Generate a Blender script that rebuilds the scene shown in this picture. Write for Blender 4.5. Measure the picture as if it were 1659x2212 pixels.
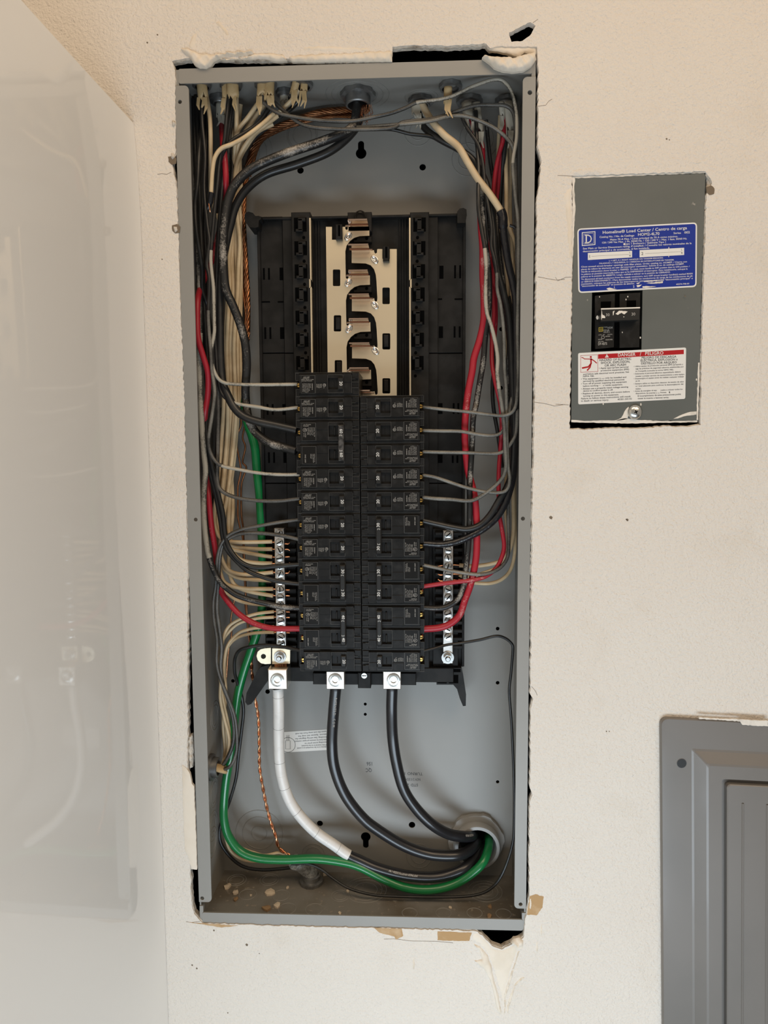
import bpy, bmesh, math, random
from mathutils import Vector, Matrix
from mathutils.geometry import delaunay_2d_cdt
random.seed(7)
for o in list(bpy.data.objects): bpy.data.objects.remove(o)
SC = bpy.context.scene
COL = SC.collection
IN = 0.0254
IMG_W, IMG_H, FOC = 1659.0, 2212.0, 1534.0
# ---------------------------------------------------------------- camera
CAM = Vector((0.0604, -0.7442, 0.0703))
YAW, PITCH, ROLL = -0.0434, -0.0860, -0.0060
FWD = Vector((math.sin(YAW)*math.cos(PITCH), math.cos(YAW)*math.cos(PITCH), math.sin(PITCH)))
R0 = Vector((math.cos(YAW), -math.sin(YAW), 0)); U0 = R0.cross(FWD)
RGT = R0*math.cos(ROLL)+U0*math.sin(ROLL); UPV = -R0*math.sin(ROLL)+U0*math.cos(ROLL)
cd = bpy.data.cameras.new('camera'); cam = bpy.data.objects.new('camera', cd); COL.objects.link(cam)
m = Matrix((RGT, UPV, -FWD)).transposed().to_4x4(); m.translation = CAM; cam.matrix_world = m
cd.sensor_fit = 'VERTICAL'; cd.sensor_height = 36.0; cd.lens = FOC/IMG_H*36.0
cd.clip_start = 0.01; SC.camera = cam
# ---------------------------------------------------------------- world, lights, exposure
W = bpy.data.worlds.new('world'); SC.world = W; W.use_nodes = True
W.node_tree.nodes['Background'].inputs[0].default_value = (1.0, 0.89, 0.76, 1)
W.node_tree.nodes['Background'].inputs[1].default_value = 0.33
def area(name, loc, aim, size, power, col):
    l = bpy.data.lights.new(name, 'AREA'); l.shape = 'RECTANGLE'; l.size, l.size_y = size
    l.energy = power; l.color = col
    o = bpy.data.objects.new(name, l); COL.objects.link(o); o.location = loc
    o.rotation_euler = (Vector(aim)-Vector(loc)).to_track_quat('-Z', 'Y').to_euler()
    return o
area('ceiling_lamp_right', (0.90, -1.2, 1.25), (-0.1, 0, 0.1), (1.0, 0.8), 10.0, (1.0, 0.75, 0.50))
area('ceiling_lamp_left', (-0.1, -1.0, 1.45), (0.0, 0, 0.0), (0.9, 0.6), 7.5, (1.0, 0.76, 0.52))
area('daylight_fill', (0.02, -1.35, -1.0), (-0.22, 0, -0.62), (1.5, 0.45), 22.0, (0.74, 0.88, 1.0))  # unseen low area light added for cool daylight on the lower left; no opening modelled
SC.view_settings.view_transform = 'Standard'; SC.view_settings.look = 'None'
SC.view_settings.exposure = 0.0; SC.view_settings.gamma = 1.0; SC.view_settings.use_curve_mapping = False
# ---------------------------------------------------------------- pixel -> place, at a real depth (inches behind the box front)
def ray(px, py):
    return (FWD + RGT*((px-IMG_W/2)/FOC) - UPV*((py-IMG_H/2)/FOC))
def P(px, py, d=0.0):
    r = ray(px, py); t = (d*IN-CAM.y)/r.y
    return CAM + r*t
def PX(px, py, X):
    r = ray(px, py); t = (X-CAM.x)/r.x; return CAM + r*t
def PZ(px, py, Z):
    r = ray(px, py); t = (Z-CAM.z)/r.z; return CAM + r*t
def scale_at(p): return (Vector(p)-CAM).dot(FWD)/FOC      # metres per pixel
def zr(ox, oy, s=1659/460):
    return lambda *pts: [(ox+p[0]/s, oy+p[1]/s) + tuple(p[2:]) for p in pts]
zA = zr(340, 60); zB = zr(760, 20); zC = zr(360, 440); zD = zr(760, 440); zE = zr(360, 780); zF = zr(760, 780)
zG = zr(360, 1120); zH = zr(760, 1120); zI = zr(360, 1480); zJ = zr(760, 1480); zK = zr(360, 1750); zL = zr(760, 1750)
zM = zr(1200, 340, 1659/380); zN = zr(1200, 600, 1659/380); zO = zr(1359, 1500, 932/300)
zQ1 = zr(370, 120, 1659/230); zQ3 = zr(400, 640, 1659/260); zQ4 = zr(400, 880, 1659/260); zQ7 = zr(680, 450, 1659/220)
# ---------------------------------------------------------------- materials
MAT = {}
def mat(name, col, rough=0.5, metal=0.0, coat=0.0, noise=None, bump=None, spec=0.5, aniso=None):
    m = bpy.data.materials.new(name); m.use_nodes = True; nt = m.node_tree; b = nt.nodes['Principled BSDF']
    b.inputs['Base Color'].default_value = (*col, 1); b.inputs['Roughness'].default_value = rough
    b.inputs['Metallic'].default_value = metal; b.inputs['Coat Weight'].default_value = coat
    b.inputs['Coat Roughness'].default_value = 0.08; b.inputs['Specular IOR Level'].default_value = spec
    tc = nt.nodes.new('ShaderNodeTexCoord')
    geo = nt.nodes.new('ShaderNodeNewGeometry')
    if noise:                                   # (scale, other colour, low, high)
        for i, (s, c2, lo, hi) in enumerate(noise if isinstance(noise, list) else [noise]):
            n = nt.nodes.new('ShaderNodeTexNoise'); n.inputs['Scale'].default_value = s; n.inputs['Detail'].default_value = 6
            nt.links.new(geo.outputs['Position'], n.inputs['Vector'])
            mr = nt.nodes.new('ShaderNodeMapRange'); mr.inputs[1].default_value = lo; mr.inputs[2].default_value = hi
            nt.links.new(n.outputs['Fac'], mr.inputs[0])
            mx = nt.nodes.new('ShaderNodeMix'); mx.data_type = 'RGBA'
            nt.links.new(mr.outputs[0], mx.inputs['Factor'])
            src = b.inputs['Base Color'].links[0].from_socket if b.inputs['Base Color'].links else None
            if src: nt.links.new(src, mx.inputs['A'])
            else: mx.inputs['A'].default_value = (*col, 1)
            mx.inputs['B'].default_value = (*c2, 1)
            nt.links.new(mx.outputs['Result'], b.inputs['Base Color'])
    if bump:                                    # [(scale, strength, distance)]
        prev = None
        for (s, st, di) in bump:
            n = nt.nodes.new('ShaderNodeTexNoise'); n.inputs['Scale'].default_value = s; n.inputs['Detail'].default_value = 4
            nt.links.new(geo.outputs['Position'], n.inputs['Vector'])
            bp = nt.nodes.new('ShaderNodeBump'); bp.inputs['Strength'].default_value = st; bp.inputs['Distance'].default_value = di
            nt.links.new(n.outputs['Fac'], bp.inputs['Height'])
            if prev: nt.links.new(prev.outputs[0], bp.inputs['Normal'])
            prev = bp
        nt.links.new(prev.outputs[0], b.inputs['Normal'])
    MAT[name] = m; return m
def scuffed(name, base, paint, lo, hi, rough=0.42, face=0.16):
    """wire insulation with old wall paint sprayed and smeared over the side that faced the room"""
    m = bpy.data.materials.new(name); m.use_nodes = True; nt = m.node_tree; b = nt.nodes['Principled BSDF']
    geo = nt.nodes.new('ShaderNodeNewGeometry')
    def noise(s, det):
        n = nt.nodes.new('ShaderNodeTexNoise'); n.inputs['Scale'].default_value = s; n.inputs['Detail'].default_value = det
        nt.links.new(geo.outputs['Position'], n.inputs['Vector']); return n.outputs['Fac']
    def mth(op, a, bb):
        n = nt.nodes.new('ShaderNodeMath'); n.operation = op
        for i, v in enumerate((a, bb)):
            if isinstance(v, (int, float)): n.inputs[i].default_value = v
            else: nt.links.new(v, n.inputs[i])
        return n.outputs[0]
    sep = nt.nodes.new('ShaderNodeSeparateXYZ'); nt.links.new(geo.outputs['Normal'], sep.inputs[0])
    h = mth('ADD', mth('MULTIPLY', noise(38, 3), 0.65), mth('MULTIPLY', noise(700, 4), 0.35))
    h = mth('ADD', h, mth('MULTIPLY', sep.outputs['Y'], -face))
    mr = nt.nodes.new('ShaderNodeMapRange'); mr.inputs[1].default_value = lo; mr.inputs[2].default_value = hi
    nt.links.new(h, mr.inputs[0])
    mx = nt.nodes.new('ShaderNodeMix'); mx.data_type = 'RGBA'; nt.links.new(mr.outputs[0], mx.inputs['Factor'])
    mx.inputs['A'].default_value = (*base, 1); mx.inputs['B'].default_value = (*paint, 1)
    nt.links.new(mx.outputs['Result'], b.inputs['Base Color'])
    b.inputs['Roughness'].default_value = rough
    MAT[name] = m; return m
mat('wall_paint', (0.71, 0.645, 0.57), 0.75, noise=[(3.0, (0.73, 0.675, 0.605), 0.35, 0.65), (14, (0.67, 0.60, 0.515), 0.60, 0.85)],
    bump=[(650, 0.65, 0.0014), (300, 0.6, 0.0024), (60, 0.2, 0.003)])
mat('plaster', (0.74, 0.66, 0.555), 0.7, noise=(20, (0.66, 0.57, 0.45), 0.45, 0.7), bump=[(120, 0.3, 0.002)])
mat('drywall_core', (0.62, 0.56, 0.48), 0.9, noise=(90, (0.30, 0.24, 0.18), 0.5, 0.7), bump=[(300, 0.8, 0.003)])
mat('brown_paper', (0.42, 0.26, 0.12), 0.85, noise=(60, (0.55, 0.40, 0.25), 0.5, 0.75), bump=[(200, 0.4, 0.001)])
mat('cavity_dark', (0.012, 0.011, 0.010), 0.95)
mat('concrete', (0.20, 0.185, 0.17), 0.8, noise=(4, (0.15, 0.14, 0.13), 0.4, 0.6))
mat('crack_dark', (0.16, 0.12, 0.08), 0.9)
mat('cabinet_gloss', (0.87, 0.86, 0.83), 0.42, coat=0.7, noise=(2.0, (0.86, 0.855, 0.83), 0.4, 0.6))
MAT['cabinet_gloss'].node_tree.nodes['Principled BSDF'].inputs['Coat Roughness'].default_value = 0.03
mat('box_grey', (0.262, 0.252, 0.230), 0.42, noise=(9, (0.245, 0.235, 0.213), 0.4, 0.7), bump=[(900, 0.05, 0.0005)])
mat('box_dusty', (0.20, 0.19, 0.17), 0.7, noise=[(16, (0.135, 0.115, 0.088), 0.42, 0.62), (150, (0.30, 0.26, 0.21), 0.62, 0.72)], bump=[(400, 0.2, 0.001)])
mat('cover_grey', (0.168, 0.152, 0.136), 0.40, coat=0.12, noise=(6, (0.146, 0.134, 0.120), 0.4, 0.6), bump=[(1500, 0.05, 0.0004)])
mat('sub_grey', (0.092, 0.100, 0.092), 0.50, noise=[(10, (0.105, 0.112, 0.104), 0.4, 0.6), (120, (0.30, 0.28, 0.25), 0.72, 0.76)])
mat('paint_smear', (0.72, 0.66, 0.58), 0.6, noise=(80, (0.50, 0.46, 0.40), 0.5, 0.7))
mat('black_plastic', (0.010, 0.0096, 0.009), 0.50, spec=0.16, noise=(50, (0.018, 0.017, 0.016), 0.4, 0.6), bump=[(1500, 0.06, 0.0004)])
mat('breaker_black', (0.0105, 0.010, 0.0094), 0.42, spec=0.18, noise=(120, (0.020, 0.019, 0.018), 0.5, 0.7), bump=[(1800, 0.05, 0.0003)])
mat('breaker_edge', (0.075, 0.072, 0.066), 0.5)
mat('breaker_label', (0.009, 0.0085, 0.008), 0.30, spec=0.2)
mat('handle_black', (0.019, 0.0183, 0.0172), 0.38, spec=0.3, bump=[(900, 0.06, 0.0003)])
mat('slot_dark', (0.003, 0.003, 0.003), 0.9, spec=0.0)
mat('bus_metal', (0.92, 0.80, 0.59), 0.36, metal=1.0, noise=(8, (0.84, 0.73, 0.54), 0.4, 0.6), bump=[(25, 0.08, 0.002)])
mat('stab_metal', (0.72, 0.52, 0.40), 0.14, metal=1.0, bump=[(40, 0.1, 0.001)])
mat('lug_metal', (0.80, 0.74, 0.66), 0.30, metal=1.0, bump=[(300, 0.1, 0.0005)])
mat('bar_metal', (0.70, 0.67, 0.63), 0.28, metal=1.0, noise=(80, (0.48, 0.44, 0.40), 0.5, 0.7))
mat('zinc', (0.66, 0.66, 0.64), 0.25, metal=1.0)
mat('zinc_dull', (0.34, 0.34, 0.335), 0.45, metal=0.9, noise=(90, (0.22, 0.215, 0.21), 0.45, 0.65))
mat('socket_dark', (0.20, 0.18, 0.16), 0.3, metal=1.0)
mat('pvc_grey', (0.36, 0.36, 0.35), 0.45)
mat('armor_dusty', (0.42, 0.415, 0.39), 0.9, noise=(300, (0.24, 0.235, 0.22), 0.45, 0.6), bump=[(350, 0.9, 0.003)])
mat('brass', (0.70, 0.44, 0.13), 0.25, metal=1.0, bump=[(600, 0.3, 0.001)])
mat('copper', (0.82, 0.36, 0.18), 0.28, metal=1.0, noise=(60, (0.50, 0.22, 0.11), 0.45, 0.7))
mat('copper_old', (0.42, 0.19, 0.09), 0.38, metal=1.0, noise=(80, (0.20, 0.095, 0.05), 0.4, 0.7))
mat('black_wire', (0.013, 0.013, 0.013), 0.36, noise=(60, (0.03, 0.029, 0.027), 0.52, 0.75))
mat('black_cable', (0.012, 0.012, 0.014), 0.30, coat=0.15)
scuffed('dusty_black', (0.012, 0.012, 0.012), (0.34, 0.31, 0.27), 0.64, 0.80)
scuffed('grey_wire', (0.055, 0.052, 0.046), (0.21, 0.195, 0.165), 0.46, 0.74)
scuffed('dark_grey_wire', (0.022, 0.021, 0.019), (0.12, 0.11, 0.095), 0.48, 0.76)
scuffed('pale_grey_wire', (0.055, 0.052, 0.046), (0.38, 0.345, 0.28), 0.47, 0.62)
scuffed('ivory_scuffed', (0.52, 0.44, 0.33), (0.05, 0.048, 0.045), 0.60, 0.68)
scuffed('red_wire', (0.36, 0.013, 0.026), (0.52, 0.30, 0.28), 0.72, 0.86)
mat('ivory_wire', (0.62, 0.475, 0.29), 0.42, noise=(60, (0.50, 0.365, 0.205), 0.45, 0.72))
mat('dark_ivory', (0.46, 0.36, 0.24), 0.45)
mat('tan_cable', (0.60, 0.47, 0.30), 0.45, noise=(40, (0.50, 0.37, 0.22), 0.45, 0.7))
mat('tan_sheath', (0.52, 0.355, 0.17), 0.5, noise=(90, (0.60, 0.44, 0.24), 0.45, 0.7))
mat('grey_sheath', (0.46, 0.42, 0.34), 0.55, noise=(90, (0.36, 0.32, 0.25), 0.45, 0.7))
mat('green_wire', (0.006, 0.17, 0.045), 0.28, coat=0.3)
mat('white_tape', (0.74, 0.73, 0.71), 0.35, noise=(70, (0.62, 0.61, 0.59), 0.55, 0.8))
mat('tape_edge', (0.10, 0.10, 0.10), 0.6)
mat('black_tape', (0.010, 0.010, 0.012), 0.28, bump=[(120, 0.5, 0.002)])
mat('label_blue', (0.007, 0.028, 0.25), 0.40, spec=0.25, noise=(200, (0.02, 0.05, 0.28), 0.62, 0.78))
mat('label_white', (0.72, 0.70, 0.66), 0.45)
mat('label_red', (0.40, 0.012, 0.016), 0.45, spec=0.25)
mat('print_white', (0.66, 0.64, 0.60), 0.5)
mat('print_dim', (0.34, 0.32, 0.29), 0.5)
mat('print_black', (0.03, 0.03, 0.03), 0.6)
mat('print_grey', (0.055, 0.055, 0.055), 0.6)
mat('print_yellow', (0.72, 0.52, 0.05), 0.5)
mat('flake_cream', (0.62, 0.52, 0.40), 0.8)
mat('flake_brown', (0.30, 0.19, 0.10), 0.8)
# ---------------------------------------------------------------- mesh builder
_tcache = {}
def text_geo(s):
    if s in _tcache: return _tcache[s]
    cu = bpy.data.curves.new('t', 'FONT'); cu.body = s; cu.size = 1.0; cu.resolution_u = 2; cu.offset = 0.012
    ob = bpy.data.objects.new('t', cu)
    me = bpy.data.meshes.new_from_object(ob)
    v = [(x.co.x, x.co.y) for x in me.vertices]; f = [tuple(p.vertices) for p in me.polygons]
    bpy.data.objects.remove(ob); bpy.data.curves.remove(cu); bpy.data.meshes.remove(me)
    w = max([a[0] for a in v], default=1.0); x0 = min([a[0] for a in v], default=0.0)
    v = [(a[0]-x0, a[1]) for a in v]
    _tcache[s] = (v, f, w-x0); return _tcache[s]
def inside(pt, poly):
    x, y = pt; c = False; n = len(poly); j = n-1
    for i in range(n):
        xi, yi = poly[i][0], poly[i][1]; xj, yj = poly[j][0], poly[j][1]
        if (yi > y) != (yj > y) and x < (xj-xi)*(y-yi)/(yj-yi)+xi: c = not c
        j = i
    return c
def triangulate(outer, holes=()):
    vs = []; es = []
    for lp in [outer]+list(holes):
        b = len(vs); n = len(lp)
        vs += [Vector((p[0], p[1])) for p in lp]; es += [(b+i, b+(i+1) % n) for i in range(n)]
    r = delaunay_2d_cdt(vs, es, [], 0, 1e-7)
    tv = [(v.x, v.y) for v in r[0]]; tf = []
    for f in r[2]:
        c = (sum(tv[i][0] for i in f)/len(f), sum(tv[i][1] for i in f)/len(f))
        if inside(c, outer) and not any(inside(c, h) for h in holes): tf.append(tuple(f))
    return tv, tf
class MB:
    def __init__(s): s.v = []; s.f = []
    def add(s, vs, fs):
        b = len(s.v); s.v += [Vector(v) for v in vs]; s.f += [tuple(b+i for i in f) for f in fs]; return s
    def box(s, x0, x1, y0, y1, z0, z1):
        vs = [(x, y, z) for x in (x0, x1) for y in (y0, y1) for z in (z0, z1)]
        return s.add(vs, [(0, 1, 3, 2), (4, 6, 7, 5), (0, 4, 5, 1), (2, 3, 7, 6), (0, 2, 6, 4), (1, 5, 7, 3)])
    def bbox(s, x0, x1, y0, y1, z0, z1, b):
        """box whose front (-Y) edges are chamfered"""
        vs = [(x0+b, y0, z0+b), (x1-b, y0, z0+b), (x1-b, y0, z1-b), (x0+b, y0, z1-b),
              (x0, y0+b, z0), (x1, y0+b, z0), (x1, y0+b, z1), (x0, y0+b, z1),
              (x0, y1, z0), (x1, y1, z0), (x1, y1, z1), (x0, y1, z1)]
        fs = [(0, 1, 2, 3)] + [(i+4, (i+1) % 4+4, (i+1) % 4, i) for i in range(4)] + [(i+8, (i+1) % 4+8, (i+1) % 4+4, i+4) for i in range(4)] + [(11, 10, 9, 8)]
        return s.add(vs, fs)
    def prism(s, outer, y0, y1, holes=(), bev=0.0):
        """outer/holes are lists of (X, Z); front at y0, back at y1"""
        tv, tf = triangulate(outer, holes); n = len(tv)
        s.add([(x, y0, z) for x, z in tv], tf); s.add([(x, y1, z) for x, z in tv], [f[::-1] for f in tf])
        for lp in [outer]+list(holes):
            k = len(lp)
            s.add([(p[0], y0, p[1]) for p in lp]+[(p[0], y1, p[1]) for p in lp], [(i, (i+1) % k, (i+1) % k+k, i+k) for i in range(k)])
        return s
    def pprism(s, pts, d0, d1, holes=()):
        f = lambda l: [(q.x, q.z) for q in (P(p[0], p[1], d0) for p in l)]
        return s.prism(f(pts), d0*IN, d1*IN, [f(h) for h in holes])
    def pflat(s, pts, d):
        tv, tf = triangulate([(q.x, q.z) for q in (P(p[0], p[1], d) for p in pts)])
        return s.add([(x, d*IN, z) for x, z in tv], tf)
    def strip(s, pts, w, d, closed=False):
        """flat ribbon of pixel width w along pixel points, at depth d"""
        q = [P(p[0], p[1], d) for p in pts]; w = w*scale_at(q[0])/2; n = len(q); vs = []
        for i in range(n):
            a = q[(i-1) % n] if (closed or i > 0) else q[i]; b = q[(i+1) % n] if (closed or i < n-1) else q[i]
            t = (b-a); t = Vector((t.x, 0, t.z)).normalized(); nn = Vector((-t.z, 0, t.x))*w
            vs += [q[i]+nn, q[i]-nn]
        k = n if closed else n-1
        return s.add(vs, [(2*i, 2*i+1, (2*i+3) % (2*n), (2*i+2) % (2*n)) for i in range(k)])
    def cyl(s, c, ax, r, h, seg=20, r2=None, cap=True):
        c = Vector(c); ax = Vector(ax).normalized(); r2 = r if r2 is None else r2
        a = ax.orthogonal().normalized(); b = ax.cross(a); vs = []
        for j, (rr, off) in enumerate(((r, 0), (r2, h))):
            for i in range(seg):
                t = 2*math.pi*i/seg; vs.append(c+ax*off+(a*math.cos(t)+b*math.sin(t))*rr)
        fs = [(i, (i+1) % seg, (i+1) % seg+seg, i+seg) for i in range(seg)]
        if cap: fs += [tuple(range(seg))[::-1], tuple(range(seg, 2*seg))]
        return s.add(vs, fs)
    def lathe(s, c, ax, prof, seg=28, cap=False):
        """profile of (radius, offset along axis)"""
        c = Vector(c); ax = Vector(ax).normalized(); a = ax.orthogonal().normalized(); b = ax.cross(a); vs = []
        for rr, off in prof:
            for i in range(seg):
                t = 2*math.pi*i/seg; vs.append(c+ax*off+(a*math.cos(t)+b*math.sin(t))*rr)
        fs = [(k*seg+i, k*seg+(i+1) % seg, (k+1)*seg+(i+1) % seg, (k+1)*seg+i) for k in range(len(prof)-1) for i in range(seg)]
        if cap: fs.append(tuple(range((len(prof)-1)*seg, len(prof)*seg)))
        return s.add(vs, fs)
    def ring(s, c, ax, r, t, seg=40):
        c = Vector(c); ax = Vector(ax).normalized(); a = ax.orthogonal().normalized(); b = ax.cross(a); vs = []; m_ = 6
        for i in range(seg):
            u = 2*math.pi*i/seg; rad = a*math.cos(u)+b*math.sin(u)
            for j in range(m_):
                w = 2*math.pi*j/m_; vs.append(c+rad*(r+t*math.cos(w))+ax*(t*math.sin(w)))
        return s.add(vs, [(i*m_+j, i*m_+(j+1) % m_, ((i+1) % seg)*m_+(j+1) % m_, ((i+1) % seg)*m_+j) for i in range(seg) for j in range(m_)])
    def tube(s, pts, r, seg=10, cap=True):
        n = len(pts); rs = r if isinstance(r, (list, tuple)) else [r]*n; vs = []; prev = None
        for i in range(n):
            t = (pts[min(i+1, n-1)]-pts[max(i-1, 0)]).normalized()
            if prev is None: a = t.orthogonal().normalized()
            else: a = (prev-t*prev.dot(t)).normalized()
            prev = a; b = t.cross(a)
            for k in range(seg):
                u = 2*math.pi*k/seg; vs.append(pts[i]+(a*math.cos(u)+b*math.sin(u))*rs[i])
        fs = [(i*seg+k, i*seg+(k+1) % seg, (i+1)*seg+(k+1) % seg, (i+1)*seg+k) for i in range(n-1) for k in range(seg)]
        if cap: fs += [tuple(range(seg))[::-1], tuple(range((n-1)*seg, n*seg))]
        return s.add(vs, fs)
    def text(s, txt, o, xd, ud, size, fit=None, align=0.0, lift=0.0):
        """flat lettering: o = baseline start, xd/ud unit vectors, size in metres, fit = total width"""
        v, f, w = text_geo(txt); sx = size if fit is None else fit/max(w, 1e-6)
        o = Vector(o); off = -align*w*sx
        return s.add([o+xd*(x*sx+off)+ud*(y*size) for x, y in v], f)
    def ptext(s, txt, p0, p1, cap, d, fill=1.0):
        """lettering centred on the line p0-p1 (pixels), cap height in pixels, at depth d"""
        a, b = P(*p0, d), P(*p1, d); xd = (b-a); L = xd.length; xd.normalize(); ud = Vector((-xd.z, 0, xd.x))
        h = cap*scale_at(a)
        return s.text(txt, a-ud*h*0.5, xd, ud, h/0.70, fit=None if len(txt) == 1 else L*fill)
    def build(s, name, mt, parent=None, smooth=False, origin=None, mods=None):
        me = bpy.data.meshes.new(name)
        o = bpy.data.objects.new(name, me); COL.objects.link(o)
        off = Vector((0, 0, 0))
        if parent is not None:
            o.parent = parent; off = world_loc(parent)
        elif origin is not None:
            off = Vector(origin); o.location = off
        me.from_pydata([v-off for v in s.v], [], s.f); me.materials.append(MAT[mt]); me.update()
        bm = bmesh.new(); bm.from_mesh(me); bmesh.ops.recalc_face_normals(bm, faces=bm.faces); bm.to_mesh(me); bm.free()
        if smooth:
            for p in me.polygons: p.use_smooth = True
            if smooth != True: me.set_sharp_from_angle(angle=math.radians(smooth))
        return o
def world_loc(o):
    l = Vector(o.location)
    while o.parent is not None: o = o.parent; l = l+Vector(o.location)
    return l
def tag(o, label=None, cat=None, group=None, kind=None):
    if label: o['label'] = label
    if cat: o['category'] = cat
    if group: o['group'] = group
    if kind: o['kind'] = kind
    return o
def thing(name, label, cat, loc=(0, 0, 0), group=None):
    o = bpy.data.objects.new(name, None); COL.objects.link(o); o.location = loc; o.empty_display_size = 0.01
    return tag(o, label, cat, group)
def spline(pts, sub=7):
    out = []; n = len(pts)
    for i in range(n-1):
        p0 = pts[i-1] if i > 0 else pts[0]*2-pts[1]; p1, p2 = pts[i], pts[i+1]
        p3 = pts[i+2] if i+2 < n else pts[-1]*2-pts[-2]
        t1, t2 = (p2-p0)*0.5, (p3-p1)*0.5; L = (p2-p1).length
        for t in (t1, t2):
            if t.length > 1.2*L: t *= 1.2*L/t.length
        for k in range(sub):
            u = k/sub; u2, u3 = u*u, u*u*u
            out.append(p1*(2*u3-3*u2+1)+t1*(u3-2*u2+u)+p2*(-2*u3+3*u2)+t2*(u3-u2))
    out.append(pts[-1].copy()); return out
def path3(pts, dflt=1.5):
    """pixel points (x, y[, depth]) -> world points; missing depths run evenly between given ones"""
    ds = [p[2] if len(p) > 2 else None for p in pts]
    known = [i for i, d in enumerate(ds) if d is not None]
    if not known: ds = [dflt]*len(pts)
    else:
        for i in range(len(ds)):
            if ds[i] is None:
                lo = max([k for k in known if k < i], default=None); hi = min([k for k in known if k > i], default=None)
                if lo is None: ds[i] = ds[hi]
                elif hi is None: ds[i] = ds[lo]
                else: ds[i] = ds[lo]+(ds[hi]-ds[lo])*(i-lo)/(hi-lo)
    return [P(p[0], p[1], d) for p, d in zip(pts, ds)]
def wire(name, label, pts, r, mt, cat='wire', group=None, sub=7, seg=10):
    """mt may be a list of (up to which control point, material): insulation that changes along the wire"""
    q = path3(pts); s = spline(q, sub); rw = r*scale_at(q[len(q)//2]); runs = mt if isinstance(mt, list) else [(len(q), mt)]
    o = MB().tube(s, rw, seg).build(name, runs[0][1], smooth=50, origin=q[0])
    if len(runs) > 1:
        for _, m_ in runs[1:]: o.data.materials.append(MAT[m_])
        for f in o.data.polygons:
            i = (min(f.vertices)//seg)/sub
            f.material_index = next((k for k, (u, _) in enumerate(runs) if i < u), len(runs)-1)
    tag(o, label, cat, group)
    return o, s, rw
# ================================================================ THE SETTING: wall with its cut-outs
WALL_D = -0.10                                   # wall face, inches in front of the box flange plane
BW, BH, BD = 14.25*IN, 0.9111, 0.0975            # the breaker box
def ragged(pts, step=7.0, amp=1.2, seed=1):
    rnd = random.Random(seed); out = []; n = len(pts)
    for i in range(n):
        a, b = pts[i], pts[(i+1) % n]; L = math.hypot(b[0]-a[0], b[1]-a[1]); k = max(1, int(L/step))
        for j in range(k):
            t = j/k; j_ = amp if j else amp*0.3
            out.append((a[0]+(b[0]-a[0])*t+rnd.uniform(-j_, j_), a[1]+(b[1]-a[1])*t+rnd.uniform(-j_, j_)))
    return out
main_hole = ragged([(378, 152), (372, 132), (400, 126), (415, 124), (640, 128), (700, 131), (790, 131), (845, 128), (848, 101), (900, 97), (960, 99),
    (1050, 94), (1059, 104), (1080, 100), (1160, 101), (1163, 150), (1162, 320), (1169, 345), (1166, 392), (1160, 430), (1157, 700), (1154, 900),
    (1150, 1100), (1148, 1300), (1146, 1500), (1152, 1510), (1146, 1530), (1145, 1700), (1150, 1718), (1144, 1735), (1143, 1940), (1134, 1990),
    (1131, 2026), (1118, 2034), (1100, 2043), (1084, 2051), (1068, 2046), (1050, 2030), (1032, 2013), (1020, 2011), (820, 2005), (560, 1999), (437, 1994),
    (428, 1984), (419, 1974), (413, 1944), (411, 1880), (405, 1700), (405, 1480), (405, 1360), (406, 1230), (401, 1000), (398, 860), (390, 662),
    (384, 470), (380, 395), (371, 350), (375, 338), (379, 330), (379, 240)], 6, 1.3, 3)
torn_hole = ragged(zB((1225, 180), (1300, 145), (1390, 100), (1415, 115), (1430, 130), (1400, 190), (1330, 245), (1245, 255), (1235, 225)), 5, 1.0, 5)
sub_hole = ragged([(1235, 379), (1380, 375), (1524, 370), (1534, 384), (1538, 396), (1526, 420), (1519, 640), (1513, 905), (1514, 918), (1480, 922), (1440, 921),
    (1380, 926), (1320, 925), (1280, 928), (1230, 927), (1231, 860), (1236, 500)], 6, 1.2, 9)
a = P(-60, -60, WALL_D); b = P(1720, 2270, WALL_D)
wx0, wx1, wz0, wz1 = -2.5, 3.0, -1.25, 1.6
xz = lambda l: [(q.x, q.z) for q in (P(p[0], p[1], WALL_D) for p in l)]
wall = MB().prism([(wx0, wz0), (wx1, wz0), (wx1, wz1), (wx0, wz1)], WALL_D*IN, (WALL_D+0.3)*IN, [xz(main_hole), xz(torn_hole), xz(sub_hole)])
wall = wall.build('wall_back', 'wall_paint'); tag(wall, 'cream textured plaster wall with ragged cut-outs', None, kind='structure')
# raw cut edge of the drywall round the big opening and round the small one
for hp in (main_hole, sub_hole):
    lp = xz(hp); n = len(lp); c = Vector((sum(p[0] for p in lp)/n, sum(p[1] for p in lp)/n)); mb = MB()
    y0, y1 = (WALL_D+0.06)*IN, (WALL_D+0.3)*IN
    inn = []
    for p in lp:
        v = (c-Vector(p)).normalized()*0.0012; inn.append((p[0]+v.x, p[1]+v.y))
    mb.add([(p[0], y0, p[1]) for p in inn]+[(p[0], y1, p[1]) for p in inn]+[(p[0], y0, p[1]) for p in lp],
           [(i, (i+1) % n, (i+1) % n+n, i+n) for i in range(n)]+[(i, (i+1) % n, (i+1) % n+2*n, i+2*n) for i in range(n)])
    mb.build('cut_edge', 'drywall_core', wall)
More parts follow.
